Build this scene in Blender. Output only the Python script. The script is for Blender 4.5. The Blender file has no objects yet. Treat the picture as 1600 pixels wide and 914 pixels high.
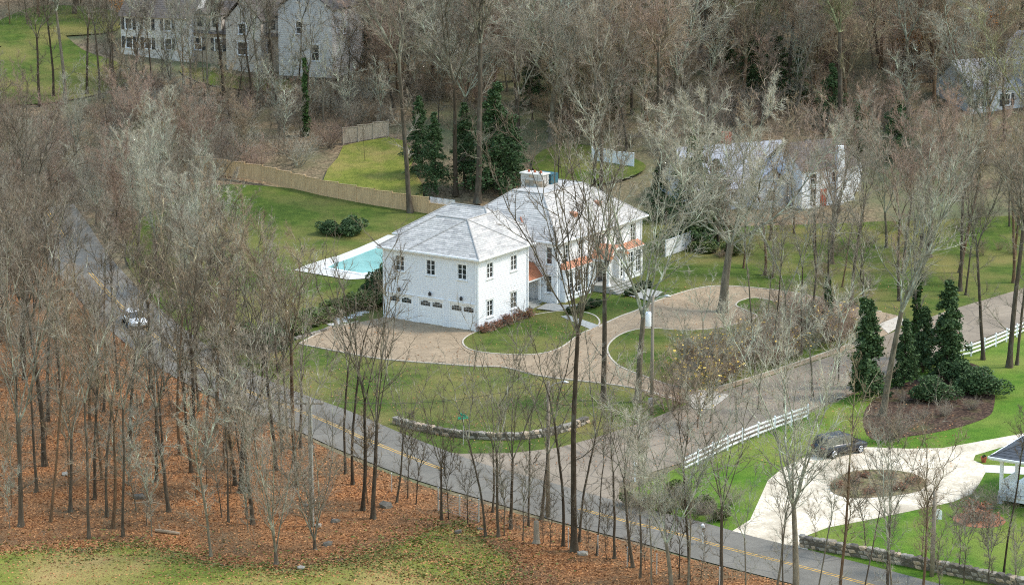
import bpy, bmesh, math, random
import numpy as np
from mathutils import Vector, Matrix, Euler
from mathutils.geometry import delaunay_2d_cdt

# ------------------------------------------------------------------ camera, sky, sun, exposure
sc = bpy.context.scene
COL = sc.collection
F, TH, HC = 4000.0, math.radians(12.78), 57.0          # focal length in photo pixels, pitch, height of the drone
cam_d = bpy.data.cameras.new('camera'); cam = bpy.data.objects.new('camera', cam_d); COL.objects.link(cam)
cam.location = (0, 0, HC); cam.rotation_euler = (math.pi/2 - TH, 0, 0)
cam_d.sensor_width = 36.0; cam_d.lens = 36.0*F/1600.0; cam_d.clip_start = 1.0; cam_d.clip_end = 3000.0
sc.camera = cam
SUN_AZ, SUN_EL = math.radians(4.0), math.radians(52.0)    # azimuth measured from +X towards +Y
w = bpy.data.worlds.new('World'); sc.world = w; w.use_nodes = True
nt = w.node_tree; bg = nt.nodes['Background']
sky = nt.nodes.new('ShaderNodeTexSky'); sky.sky_type = 'NISHITA'; sky.sun_disc = False
sky.sun_elevation = SUN_EL; sky.sun_rotation = math.pi/2 - SUN_AZ
sky.air_density = 2.0; sky.dust_density = 1.0; sky.ozone_density = 1.0
nt.links.new(sky.outputs[0], bg.inputs[0]); bg.inputs[1].default_value = 0.15
sun_d = bpy.data.lights.new('sun', 'SUN'); sun_d.energy = 1.3; sun_d.angle = math.radians(10.0); sun_d.color = (1.0, .93, .84)
sun = bpy.data.objects.new('sun', sun_d); COL.objects.link(sun)
sd = Vector((math.cos(SUN_EL)*math.cos(SUN_AZ), math.cos(SUN_EL)*math.sin(SUN_AZ), math.sin(SUN_EL)))
sun.rotation_euler = sd.to_track_quat('Z', 'Y').to_euler(); sun.location = (200, 200, 200)
sc.view_settings.view_transform = 'Standard'; sc.view_settings.look = 'None'
sc.view_settings.gamma = 1.0; sc.view_settings.use_curve_mapping = False
sc.view_settings.exposure = 1.3
sc.cycles.use_denoising = False; sc.cycles.use_adaptive_sampling = False; sc.cycles.filter_width = 1.1; sc.cycles.max_bounces = 6; sc.cycles.sample_clamp_indirect = 4.0
R = random.Random(11); NR = np.random.default_rng(5)

# ------------------------------------------------------------------ where a thing stands
CT, ST = math.cos(TH), math.sin(TH)
def sstep(t): t = min(1.0, max(0.0, t)); return t*t*(3 - 2*t)
HC0, HANG = (-3.2, 234.4), math.radians(56.7)              # garage corner and heading of the house front: the ground rises towards the portico
def mound(x, y):
    dx, dy = x - HC0[0], y - HC0[1]; c, s = math.cos(HANG), math.sin(HANG); a, b = dx*c + dy*s, -dx*s + dy*c
    return .8*sstep((a - 2.0)/13.0)*sstep((b + 17.0)/13.0)
def terrain(x, y):
    r = max(0.0, min(y, 470.0) - 272.0)
    return 0.21*r*r/(r + 14.0) + mound(x, y)
def ray(px, py):
    a = (px - 800.0)/F; b = (457.0 - py)/F
    return a, CT + b*ST, -ST + b*CT
def at(px, py, up=0.0):
    dx, dy, dz = ray(px, py); lo, hi = 60.0, 700.0
    for _ in range(40):
        m = (lo + hi)/2
        if HC + dz*m - up > terrain(dx*m, dy*m): lo = m
        else: hi = m
    return Vector((dx*lo, dy*lo, HC + dz*lo))
def to_px(p):
    x, y, z = p[0], p[1], p[2] - HC; d = y*CT - z*ST; return 800 + F*x/d, 457 - F*(y*ST + z*CT)/d
def height_to(p, py_top):
    dx, dy, dz = ray(800, py_top)
    return HC + dz*p.y/dy - p.z

# ------------------------------------------------------------------ materials
MATS = {}
def M(name): return MATS[name]
def nodes(name, rough=.8, spec=.25):
    m = bpy.data.materials.new(name); m.use_nodes = True; n = m.node_tree
    b = n.nodes['Principled BSDF']; b.inputs['Roughness'].default_value = rough
    b.inputs['Specular IOR Level'].default_value = spec
    MATS[name] = m
    return m, n, b
def coord(n, kind='Object', scale=(1, 1, 1)):
    c = n.nodes.new('ShaderNodeTexCoord'); mp = n.nodes.new('ShaderNodeMapping'); mp.inputs['Scale'].default_value = scale
    n.links.new(c.outputs[kind], mp.inputs[0]); return mp.outputs[0]
def geo_pos(n, scale=(1, 1, 1)):
    c = n.nodes.new('ShaderNodeNewGeometry'); mp = n.nodes.new('ShaderNodeMapping'); mp.inputs['Scale'].default_value = scale
    n.links.new(c.outputs['Position'], mp.inputs[0]); return mp.outputs[0]
def noise(n, vec, scale, detail=3, rough=.6):
    t = n.nodes.new('ShaderNodeTexNoise'); t.inputs['Scale'].default_value = scale
    t.inputs['Detail'].default_value = detail; t.inputs['Roughness'].default_value = rough
    n.links.new(vec, t.inputs['Vector']); return t.outputs['Fac']
def ramp(n, fac, stops):
    r = n.nodes.new('ShaderNodeValToRGB'); e = r.color_ramp.elements
    while len(e) < len(stops): e.new(0.5)
    for k, (p, c) in enumerate(stops): e[k].position = p; e[k].color = (*c, 1)
    n.links.new(fac, r.inputs[0]); return r.outputs[0]
def mix(n, fac, a, b, mode='MIX'):
    x = n.nodes.new('ShaderNodeMix'); x.data_type = 'RGBA'; x.blend_type = mode
    if isinstance(fac, float): x.inputs[0].default_value = fac
    else: n.links.new(fac, x.inputs[0])
    for s, v in ((6, a), (7, b)):
        if isinstance(v, tuple): x.inputs[s].default_value = (*v, 1)
        else: n.links.new(v, x.inputs[s])
    return x.outputs[2]
def bump(n, b, fac, strength=.4, dist=.05):
    t = n.nodes.new('ShaderNodeBump'); t.inputs['Strength'].default_value = strength; t.inputs['Distance'].default_value = dist
    n.links.new(fac, t.inputs['Height']); n.links.new(t.outputs[0], b.inputs['Normal'])
def simple(name, col, rough=.7, spec=.3, var=.15, scale=3.0, metal=0.0, stretch=(1, 1, 1)):
    m, n, b = nodes(name, rough, spec); v = coord(n, 'Object', stretch)
    f = noise(n, v, scale, 4)
    lo = tuple(c*(1 - var) for c in col); hi = tuple(min(1, c*(1 + var)) for c in col)
    n.links.new(ramp(n, f, [(.3, lo), (.7, hi)]), b.inputs['Base Color'])
    b.inputs['Metallic'].default_value = metal
    return m
def voro(n, vec, scale):
    t = n.nodes.new('ShaderNodeTexVoronoi'); t.inputs['Scale'].default_value = scale
    n.links.new(vec, t.inputs['Vector']); return t
def ground_mat(name, cell_stops, cell_scale, big_a, big_fac, big_scale=.09, bs=.5, squash=1.0, rough=.95):
    """speckled ground: voronoi cells coloured by a ramp, blended towards another colour by a large noise"""
    m, n, b = nodes(name, rough, .1); g = geo_pos(n, (1, squash, 1))
    vo = voro(n, g, cell_scale)
    sep = n.nodes.new('ShaderNodeSeparateColor'); n.links.new(vo.outputs['Color'], sep.inputs[0])
    c1 = ramp(n, sep.outputs[0], cell_stops)
    big = noise(n, g, big_scale, 5, .65)
    k = n.nodes.new('ShaderNodeMapRange'); k.inputs[1].default_value = big_fac[0]; k.inputs[2].default_value = big_fac[1]
    n.links.new(big, k.inputs[0])
    c2 = mix(n, k.outputs[0], c1, big_a)
    n.links.new(c2, b.inputs['Base Color'])
    bump(n, b, noise(n, g, cell_scale*.8, 3), bs, .08)
    return m, n, b, c2
def make_materials():
    ground_mat('forest_floor', [(0, (0.0965, 0.0677, 0.0411)), (.5, (0.1723, 0.1251, 0.0752)), (1, (0.2893, 0.2061, 0.1232))], 5.0, (0.1171, 0.1251, 0.0616), (.42, .62), .05)
    ground_mat('leaf_litter', [(0, (0.0908, 0.0348, 0.0138)), (.35, (0.1946, 0.0750, 0.0267)), (.7, (0.3049, 0.1267, 0.0448)), (1, (0.4542, 0.2263, 0.0961))], 9.0, (0.1428, 0.0931, 0.0491), (.40, .64), .16)
    # lawn: mottled grass, with coarser and finer variation and some dry straw colour
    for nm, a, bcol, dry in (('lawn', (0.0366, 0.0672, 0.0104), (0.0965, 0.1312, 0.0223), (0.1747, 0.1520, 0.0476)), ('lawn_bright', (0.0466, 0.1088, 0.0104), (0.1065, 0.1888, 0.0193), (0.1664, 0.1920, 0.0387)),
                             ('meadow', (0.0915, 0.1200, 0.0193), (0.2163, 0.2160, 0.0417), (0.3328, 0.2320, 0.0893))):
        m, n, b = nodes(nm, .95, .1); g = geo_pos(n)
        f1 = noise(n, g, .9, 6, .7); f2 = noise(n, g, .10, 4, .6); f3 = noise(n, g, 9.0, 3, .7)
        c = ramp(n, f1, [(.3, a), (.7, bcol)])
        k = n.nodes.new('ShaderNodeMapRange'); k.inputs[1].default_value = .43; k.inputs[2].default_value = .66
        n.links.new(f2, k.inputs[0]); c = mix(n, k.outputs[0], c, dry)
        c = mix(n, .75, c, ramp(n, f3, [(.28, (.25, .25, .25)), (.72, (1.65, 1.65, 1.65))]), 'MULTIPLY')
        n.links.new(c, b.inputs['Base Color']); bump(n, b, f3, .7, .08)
    # asphalt with patched lanes and wheel wear
    for nm, a, bcol in (('asphalt', (0.1192, 0.1084, 0.0895), (0.2034, 0.1833, 0.1504)), ('old_asphalt', (0.1753, 0.1394, 0.1018), (0.2875, 0.2297, 0.1659))):
        m, n, b = nodes(nm, .9, .2); g = geo_pos(n)
        c = ramp(n, noise(n, g, .22, 6, .7), [(.3, a), (.7, bcol)])
        c = mix(n, .5, c, ramp(n, noise(n, g, 14, 2), [(.3, (.6, .6, .6)), (.7, (1.35, 1.35, 1.35))]), 'MULTIPLY')
        vo = voro(n, g, .16); vo.feature = 'DISTANCE_TO_EDGE'
        c = mix(n, ramp(n, vo.outputs['Distance'], [(0, (.55, .55, .55)), (.012, (0, 0, 0))]), c, (.05, .048, .045))
        n.links.new(c, b.inputs['Base Color']); bump(n, b, noise(n, g, 20, 2), .2, .02)
    # tan setts of the house drive
    m, n, b = nodes('setts', .9, .2); g = geo_pos(n)
    br = n.nodes.new('ShaderNodeTexBrick'); br.inputs['Scale'].default_value = 3.2; br.inputs['Mortar Size'].default_value = .03
    br.inputs['Color1'].default_value = (0.3003, 0.2223, 0.1402, 1); br.inputs['Color2'].default_value = (0.4178, 0.3175, 0.2079, 1); br.inputs['Mortar'].default_value = (0.1828, 0.1429, 0.0934, 1)
    n.links.new(g, br.inputs['Vector'])
    c = mix(n, .8, br.outputs['Color'], ramp(n, noise(n, g, .55, 6, .75), [(.25, (.6, .58, .56)), (.75, (1.25, 1.22, 1.2))]), 'MULTIPLY')
    n.links.new(c, b.inputs['Base Color']); bump(n, b, br.outputs['Fac'], -.4, .02)
    ground_mat('gravel', [(0, (0.5288, 0.4416, 0.3236)), (.5, (0.6680, 0.5754, 0.4355)), (1, (0.8350, 0.7360, 0.5724))], 7.0, (0.3807, 0.3179, 0.2329), (.40, .66), .3, .35)
    ground_mat('mulch', [(0, (0.0262, 0.0168, 0.0130)), (.6, (0.0655, 0.0392, 0.0260)), (1, (0.1238, 0.0770, 0.0495))], 6.0, (0.0728, 0.0840, 0.0260), (.55, .78), .35, .8)
    ground_mat('dry_bed', [(0, (0.0874, 0.0630, 0.0391)), (.6, (0.1747, 0.1260, 0.0716)), (1, (0.2766, 0.2100, 0.1172))], 5.0, (0.1019, 0.1190, 0.0391), (.45, .7), .6, .8)
    # bark and twigs; an object's own colour (lichen grey, pink brown ...) tints the crown
    for nm, lo, hi in (('bark', (0.0355, 0.0279, 0.0209), (0.1064, 0.0868, 0.0649)),):
        m, n, b = nodes(nm, .95, .1); v = coord(n, 'Object', (3, 3, .6))
        oi = n.nodes.new('ShaderNodeObjectInfo')
        c = ramp(n, noise(n, v, 2.0, 5, .7), [(.3, lo), (.7, hi)])
        c = mix(n, 1.0, c, oi.outputs['Color'], 'MULTIPLY')
        lich = ramp(n, noise(n, coord(n, 'Object', (1, 1, .5)), .9, 5, .7), [(.52, (0, 0, 0)), (.68, (.7, .7, .7))])
        c = mix(n, lich, c, (0.1581, 0.1568, 0.1220))
        n.links.new(c, b.inputs['Base Color']); bump(n, b, noise(n, v, 6, 3), .7, .04)
    m, n, b = nodes('limb', .95, .1); oi = n.nodes.new('ShaderNodeObjectInfo')
    c = ramp(n, noise(n, coord(n), .8, 4, .7), [(.34, (0.0666, 0.0560, 0.0417)), (.52, (0.1747, 0.1600, 0.1190)), (.70, (0.4493, 0.4400, 0.3348))])
    c = mix(n, 1.0, c, oi.outputs['Color'], 'MULTIPLY'); n.links.new(c, b.inputs['Base Color'])
    m, n, b = nodes('twig', .95, .1); oi = n.nodes.new('ShaderNodeObjectInfo')
    c = ramp(n, noise(n, coord(n), .6, 3), [(.3, (0.1560, 0.1242, 0.0946)), (.7, (0.3694, 0.3062, 0.2363))])
    c = mix(n, 1.0, c, oi.outputs['Color'], 'MULTIPLY'); n.links.new(c, b.inputs['Base Color'])
    # leaves
    for nm, lo, hi in (('needles', (0.0250, 0.0510, 0.0181), (0.0858, 0.1380, 0.0488)), ('ivy', (0.0187, 0.0450, 0.0112), (0.0624, 0.1125, 0.0251)), ('boxwood', (0.0250, 0.0420, 0.0167), (0.0702, 0.0975, 0.0363)),
                       ('laurel', (0.0546, 0.0825, 0.0209), (0.1560, 0.1875, 0.0558)), ('yellow_leaf', (0.4680, 0.3000, 0.0558), (0.7800, 0.5400, 0.1256)), ('orange_leaf', (0.3432, 0.1275, 0.0251), (0.7488, 0.3300, 0.0698)),
                       ('tuft', (0.0936, 0.1125, 0.0223), (0.2184, 0.1950, 0.0558)), ('rust_leaf', (0.1560, 0.0600, 0.0349), (0.3120, 0.1275, 0.0628)), ('fallen_leaf', (0.1236, 0.0484, 0.0187), (0.5013, 0.2328, 0.0900))):
        m, n, b = nodes(nm, .7, .25)
        g = n.nodes.new('ShaderNodeNewGeometry')
        n.links.new(ramp(n, g.outputs['Random Per Island'], [(0, lo), (1, hi)]), b.inputs['Base Color'])
    simple('white_paint', (.72, .725, .74), .55, .3, .04, 2.0)
    simple('trim_white', (.79, .79, .79), .5, .3, .03, 2.0)
    simple('shingle_a', (0.4030, 0.3812, 0.3488), .9, .15, .2, 5.0); simple('shingle_b', (0.4680, 0.4375, 0.4011), .9, .15, .2, 5.0); simple('shingle_c', (0.3445, 0.3250, 0.3023), .9, .15, .14, 5.0)
    simple('copper', (.46, .205, .11), .45, .5, .25, 2.5, .35); simple('copper_dull', (0.3494, 0.1320, 0.0670), .6, .4, .25, 2.5, .2)
    simple('stone_grey', (0.2766, 0.2450, 0.2018), .9, .2, .35, 3.0); simple('stone_tan', (0.3931, 0.3010, 0.2148), .9, .2, .35, 3.0); simple('stone_dark', (0.1238, 0.1078, 0.0859), .9, .2, .35, 3.0)
    simple('bluestone', (0.3110, 0.3055, 0.2781), .85, .2, .15, 1.2); simple('patio_stone', (0.5408, 0.5200, 0.4655), .85, .2, .12, 1.5); simple('edging', (0.4462, 0.3900, 0.3143), .9, .2, .2, 2.0)
    simple('cedar', (.54, .37, .205), .8, .2, .2, 2.0, 0, (4, 4, .4)); simple('grey_wood', (0.3510, 0.2903, 0.2197), .85, .2, .25, 2.0, 0, (4, 4, .4))
    simple('pole_wood', (0.2298, 0.1950, 0.1511), .9, .2, .25, 2.0, 0, (4, 4, .3)); simple('metal_grey', (0.5138, 0.5200, 0.5078), .45, .5, .1, 2.0, .6); simple('black_metal', (0.0270, 0.0260, 0.0266), .5, .4, .1)
    simple('yellow_paint', (0.4867, 0.2925, 0.0725), .85, .2, .45, 3.5); simple('white_mark', (0.8382, 0.7800, 0.6770), .8, .2, .2, 2.0); simple('green_sign', (0.0135, 0.3510, 0.1934), .5, .4, .1)
    simple('teal_box', (.03, .10, .125), .6, .3, .1); simple('slate_roof', (0.0608, 0.0650, 0.0725), .7, .35, .25, 4.0); simple('blue_roof', (0.3177, 0.3250, 0.3506), .8, .25, .2, 2.0)
    simple('brown_roof', (0.1105, 0.0938, 0.0814), .9, .2, .3, 3.0); simple('light_stone', (.42, .40, .37), .9, .2, .25, 3.0); simple('pale_stucco', (.56, .54, .51), .9, .2, .12, 2.0); simple('stucco', (0.5200, 0.4688, 0.4069), .9, .2, .12, 2.0); simple('shutter', (0.0260, 0.0312, 0.0349), .6, .3, .1)
    simple('terracotta', (.33, .10, .05), .8, .2, .2); simple('dead_wood', (.30, .22, .15), .95, .1, .3, 2.0); simple('rust_board', (.30, .075, .045), .8, .2, .2)
    simple('light_grey_siding', (.45, .47, .49), .8, .2, .08)
    m, n, b = nodes('glass', .06, .6); b.inputs['Base Color'].default_value = (.028, .034, .036, 1)
    n.links.new(ramp(n, noise(n, coord(n), .7, 2), [(.3, (.015, .018, .02)), (.75, (.075, .08, .075))]), b.inputs['Base Color'])
    m, n, b = nodes('car_black', .3, .4); b.inputs['Base Color'].default_value = (.012, .015, .024, 1); b.inputs['Coat Weight'].default_value = .25
    m, n, b = nodes('car_white', .2, .5); b.inputs['Base Color'].default_value = (.78, .78, .78, 1); b.inputs['Coat Weight'].default_value = .8
    m, n, b = nodes('rubber', .85, .2); b.inputs['Base Color'].default_value = (.02, .02, .02, 1)
    m, n, b = nodes('alloy', .3, .5); b.inputs['Base Color'].default_value = (.62, .63, .65, 1); b.inputs['Metallic'].default_value = .6
    m, n, b = nodes('lamp_lens', .15, .6); b.inputs['Base Color'].default_value = (.75, .76, .78, 1)
    m, n, b = nodes('tail_lens', .2, .6); b.inputs['Base Color'].default_value = (.35, .01, .01, 1)
    m, n, b = nodes('pool_water', .08, .5); g = geo_pos(n)
    n.links.new(ramp(n, noise(n, g, .4, 3), [(.3, (.22, .44, .40)), (.7, (.30, .55, .50))]), b.inputs['Base Color'])
    bump(n, b, noise(n, g, 2.5, 3), .15, .05)
make_materials()

# ------------------------------------------------------------------ object helpers
def link(name, me, parent=None, loc=None, rotz=None):
    o = bpy.data.objects.new(name, me); COL.objects.link(o)
    if parent: o.parent = parent
    if loc is not None: o.location = loc
    if rotz is not None: o.rotation_euler = (0, 0, rotz)
    return o
def tag(o, label=None, cat=None, group=None, kind=None):
    if label: o['label'] = label
    if cat: o['category'] = cat
    if group: o['group'] = group
    if kind: o['kind'] = kind
    return o
def thing(name, label, cat, loc=(0, 0, 0), rotz=0.0, group=None):
    o = link(name, None, None, loc, rotz); return tag(o, label, cat, group)
class MB:
    """collects boxes, tubes and polygons into one mesh"""
    def __init__(s): s.v = []; s.f = []; s.mi = []
    def poly(s, pts, mi=0):
        k = len(s.v); s.v += [tuple(p) for p in pts]; s.f.append(tuple(range(k, k + len(pts)))); s.mi.append(mi)
    def hexa(s, p, mi=0):                                   # p: 4 bottom + 4 top corners, anticlockwise from above
        k = len(s.v); s.v += [tuple(q) for q in p]
        for f in ((3, 2, 1, 0), (4, 5, 6, 7), (0, 1, 5, 4), (1, 2, 6, 5), (2, 3, 7, 6), (3, 0, 4, 7)):
            s.f.append(tuple(k + i for i in f)); s.mi.append(mi)
    def box(s, x0, x1, y0, y1, z0, z1, mi=0):
        s.hexa([(x0, y0, z0), (x1, y0, z0), (x1, y1, z0), (x0, y1, z0), (x0, y0, z1), (x1, y0, z1), (x1, y1, z1), (x0, y1, z1)], mi); return s
    def tube(s, pts, rad, k=8, mi=0, caps=True):
        pts = [Vector(p) for p in pts]; rad = rad if isinstance(rad, (list, tuple)) else [rad]*len(pts); base = len(s.v)
        for i, p in enumerate(pts):
            d = (pts[min(i + 1, len(pts) - 1)] - pts[max(i - 1, 0)]).normalized()
            a = d.cross(Vector((0, 0, 1)) if abs(d.z) < .9 else Vector((1, 0, 0))).normalized(); b = d.cross(a)
            for j in range(k):
                t = 2*math.pi*j/k; s.v.append(tuple(p + (a*math.cos(t) + b*math.sin(t))*rad[i]))
        for i in range(len(pts) - 1):
            for j in range(k):
                q = base + i*k; s.f.append((q + j, q + (j + 1) % k, q + k + (j + 1) % k, q + k + j)); s.mi.append(mi)
        if caps:
            s.f.append(tuple(base + j for j in range(k))[::-1]); s.mi.append(mi)
            e = base + (len(pts) - 1)*k; s.f.append(tuple(e + j for j in range(k))); s.mi.append(mi)
        return s
    def mesh(s, name, mats, smooth=False):
        me = bpy.data.meshes.new(name); me.from_pydata(s.v, [], s.f)
        for m in (mats if isinstance(mats, (list, tuple)) else [mats]): me.materials.append(M(m))
        me.polygons.foreach_set('material_index', s.mi)
        if smooth: me.polygons.foreach_set('use_smooth', [True]*len(s.f))
        me.update(); return me
    def build(s, name, mats, parent=None, smooth=False, fix=True, loc=None, rotz=None):
        me = s.mesh(name, mats, smooth)
        if fix:
            bm = bmesh.new(); bm.from_mesh(me); bmesh.ops.recalc_face_normals(bm, faces=bm.faces); bm.to_mesh(me); bm.free()
        return link(name, me, parent, loc, rotz)
def np_mesh(name, verts, quads, mats, mi=None, smooth=False):
    me = bpy.data.meshes.new(name); nv, nf = len(verts), len(quads); k = quads.shape[1]
    me.vertices.add(nv); me.vertices.foreach_set('co', np.ascontiguousarray(verts, dtype=np.float32).ravel())
    me.loops.add(nf*k); me.loops.foreach_set('vertex_index', np.ascontiguousarray(quads, dtype=np.int32).ravel())
    me.polygons.add(nf); me.polygons.foreach_set('loop_start', np.arange(0, nf*k, k, dtype=np.int32))
    if mi is not None: me.polygons.foreach_set('material_index', np.ascontiguousarray(mi, dtype=np.int32))
    if smooth: me.polygons.foreach_set('use_smooth', np.ones(nf, dtype=bool))
    for m in mats: me.materials.append(M(m))
    me.update(calc_edges=True); me.validate(); return me
def smooth_line(pts, closed=False, n=6):
    """Catmull-Rom through pts"""
    out = []; N = len(pts)
    rng = range(N if closed else N - 1)
    for i in rng:
        p0 = pts[(i - 1) % N] if closed or i > 0 else pts[i]; p1 = pts[i]; p2 = pts[(i + 1) % N]
        p3 = pts[(i + 2) % N] if closed or i + 2 < N else p2
        for k in range(n):
            t = k/n
            out.append(.5*((2*p1) + (p2 - p0)*t + (2*p0 - 5*p1 + 4*p2 - p3)*t*t + (3*p1 - p0 - 3*p2 + p3)*t*t*t))
    if not closed: out.append(pts[-1])
    return out
def W2(pxs): return [at(*p).to_2d() for p in pxs]
def inside(p, poly):
    x, y = p[0], p[1]; c = False; j = len(poly) - 1
    for i in range(len(poly)):
        a, b = poly[i], poly[j]
        if (a[1] > y) != (b[1] > y) and x < (b[0] - a[0])*(y - a[1])/(b[1] - a[1]) + a[0]: c = not c
        j = i
    return c
def sheet(name, poly, zoff, mat, grid=4.0, hill=.06, jitter=0.0, structure=True):
    """a ground sheet over a 2-D outline, draped on the terrain"""
    poly = [Vector((p[0], p[1])) for p in poly]; q = []
    for a, b in zip(poly, poly[1:] + poly[:1]):
        k = max(1, int((b - a).length/2.0)); q += [a.lerp(b, i/k) for i in range(k)]
    poly = q; xs = [p.x for p in poly]; ys = [p.y for p in poly]
    pts = list(poly); n = len(poly); edges = [(i, (i + 1) % n) for i in range(n)]
    x = min(xs) + grid*.5
    while x < max(xs):
        y = min(ys) + grid*.5
        while y < max(ys):
            if inside((x, y), poly): pts.append(Vector((x + R.uniform(-.1, .1), y + R.uniform(-.1, .1))))
            y += grid
        x += grid
    r = delaunay_2d_cdt(pts, edges, [list(range(n))], 1, 1e-4)
    me = bpy.data.meshes.new(name)
    vs = [(p.x, p.y, terrain(p.x, p.y) + zoff + (hill if p.y > 270 else 0)) for p in r[0]]
    me.from_pydata(vs, [], r[2]); me.materials.append(M(mat)); me.update()
    bm = bmesh.new(); bm.from_mesh(me); bmesh.ops.recalc_face_normals(bm, faces=bm.faces)
    if sum(f.normal.z for f in bm.faces) < 0: bmesh.ops.reverse_faces(bm, faces=bm.faces)
    bm.to_mesh(me); bm.free()
    o = link(name, me)
    if structure: o['kind'] = 'structure'
    return o
def offset_line(line, d):
    out = []
    for i, p in enumerate(line):
        t = (line[min(i + 1, len(line) - 1)] - line[max(i - 1, 0)]).normalized()
        out.append(p + Vector((-t.y, t.x))*d)
    return out
def ribbon(name, line, w0, w1, zoff, mat, thick=0.0, parent=None):
    a, b = offset_line(line, w0), offset_line(line, w1); m = MB()
    for i in range(len(line) - 1):
        q = [a[i], a[i + 1], b[i + 1], b[i]]; z = [terrain(p.x, p.y) + zoff for p in q]
        if thick: m.hexa([(p.x, p.y, zz - thick) for p, zz in zip(q, z)] + [(p.x, p.y, zz) for p, zz in zip(q, z)])
        else: m.poly([(p.x, p.y, zz) for p, zz in zip(q, z)])
    o = m.build(name, mat, parent)
    if not thick:
        for p in o.data.polygons:
            if p.normal.z < 0: o.data.flip_normals(); break
    return o

# ------------------------------------------------------------------ ground, roads, drives, lawns
def build_ground():
    nx, ny = 90, 120; xs = np.linspace(-330, 330, nx); ys = np.linspace(90, 640, ny)
    X, Y = np.meshgrid(xs, ys, indexing='ij')
    Z = np.array([[terrain(x, y) - (.02 if mound(x, y) <= 0 else .25 if y < 300 else .05) for y in ys] for x in xs])
    v = np.stack([X, Y, Z], -1).reshape(-1, 3)
    i, j = np.meshgrid(np.arange(nx - 1), np.arange(ny - 1), indexing='ij'); k = (i*ny + j).ravel()
    o = link('ground', np_mesh('ground', v, np.stack([k, k + ny, k + ny + 1, k + 1], 1), ['forest_floor'])); o['kind'] = 'structure'
build_ground()
KEEP = [W2([(165, 470), (250, 470), (262, 640), (185, 640)]), W2([(-60, 140), (20, 60), (80, 45), (130, 80), (150, 120), (40, 150)]), W2([(505, 284), (512, 266), (528, 248), (536, 230), (560, 224), (607, 216), (632, 222), (650, 240), (642, 262), (660, 290), (662, 325), (585, 314), (540, 304)]), W2([(165, 60), (560, 100), (560, 148), (165, 108)]), W2([(1070, 300), (1350, 290), (1350, 352), (1070, 348)]), W2([(1490, 150), (1640, 150), (1640, 200), (1490, 198)])]                                                     # outlines where no tree may be scattered
ROAD_PX = [(70, 325), (98, 368), (135, 420), (190, 480), (255, 535), (325, 581), (400, 617), (500, 655), (575, 688), (690, 733), (800, 765), (905, 795),
           (980, 815), (1050, 832), (1130, 855), (1250, 885), (1360, 914), (1500, 952), (1700, 1004)]
road_line = smooth_line(W2(ROAD_PX), n=6)
road_poly = offset_line(road_line, 4.4) + offset_line(road_line, -4.4)[::-1]; KEEP.append(road_poly)
litter = W2([(-260, 470), (40, 380), (100, 420), (150, 478), (230, 560), (330, 622), (440, 668), (560, 722), (680, 765), (800, 800), (920, 830), (1060, 868), (1250, 916), (1420, 960), (1420, 1010),
             (1000, 990), (880, 935), (760, 905), (690, 885), (600, 870), (520, 873), (460, 888), (330, 878), (230, 852), (100, 858), (-60, 880), (-260, 890)])
sheet('leaf_litter_ground', smooth_line(litter, True, 4), .004, 'leaf_litter', 5.0)
meadow = W2([(-260, 855), (-60, 866), (60, 858), (130, 864), (180, 850), (230, 856), (290, 866), (330, 882), (400, 886), (450, 895), (500, 882), (550, 876), (610, 868), (680, 874), (740, 895), (790, 925), (800, 1000), (300, 1010), (-260, 1000)])
sheet('meadow_grass', meadow, .010, 'meadow', 6.0)
clear = W2([(640, 842), (700, 820), (735, 828), (760, 850), (800, 880), (770, 915), (660, 900), (560, 880), (590, 862)])
sheet('worn_grass_patch', smooth_line(clear, True, 5), .014, 'meadow', 4.0)
lot = W2([(196, 400), (225, 452), (262, 505), (330, 556), (400, 590), (460, 613), (550, 653), (620, 690), (720, 709), (850, 704), (930, 686), (1010, 660), (1100, 622), (1200, 590), (1340, 545),
          (1410, 515), (1480, 488), (1650, 440), (1750, 400), (1700, 340), (1450, 345), (1250, 352), (1060, 352), (900, 330), (690, 325), (640, 325), (520, 305), (420, 292), (330, 292), (260, 320), (215, 350)])
sheet('front_lawn', smooth_line(lot, True, 3), .012, 'lawn', 1.7)
for px in ([(505, 284), (512, 266), (528, 248), (536, 230), (560, 224), (607, 216), (632, 222), (650, 240), (642, 262), (660, 290), (662, 325), (585, 314), (540, 304)], [(-60, 150), (20, 60), (80, 45), (130, 80), (185, 100), (200, 128), (150, 150), (40, 165)],
           [(-40, 60), (30, 20), (90, 10), (180, 20), (180, 50), (80, 60), (20, 75)],
           [(280, 112), (330, 108), (380, 122), (460, 128), (440, 145), (330, 135)], [(830, 255), (880, 225), (960, 240), (1010, 262), (960, 285), (870, 290)]):
    sheet('back_lawn', W2(px) if px[0][0] == 505 else smooth_line(W2(px), True, 4), .02, 'lawn' if px[0][0] < 0 else 'meadow' if px[0][0] == 505 else 'lawn', 3.0, .12)
right = W2([(1010, 752), (1080, 722), (1180, 682), (1320, 622), (1420, 582), (1500, 548), (1620, 506), (1900, 420), (1900, 1100), (1560, 960), (1400, 912), (1290, 885), (1180, 860), (1100, 838), (1040, 818), (985, 795), (972, 775)])
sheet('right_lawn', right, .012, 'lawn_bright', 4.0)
road = ribbon('road', road_line, 3.3, -3.3, .045, 'asphalt'); road['kind'] = 'structure'
street_px = [(600, 694), (660, 703), (720, 709), (800, 708), (870, 700), (930, 684), (1010, 658), (1100, 621), (1200, 589), (1340, 543), (1410, 513), (1480, 486), (1650, 436), (1800, 380),
             (1900, 395), (1680, 478), (1600, 505), (1500, 543), (1400, 586), (1250, 648), (1130, 695), (1075, 720), (1005, 742), (968, 762), (966, 778), (1000, 800), (1060, 824), (1000, 826), (900, 800), (700, 742), (600, 710)]
street_poly = W2(street_px)
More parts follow.
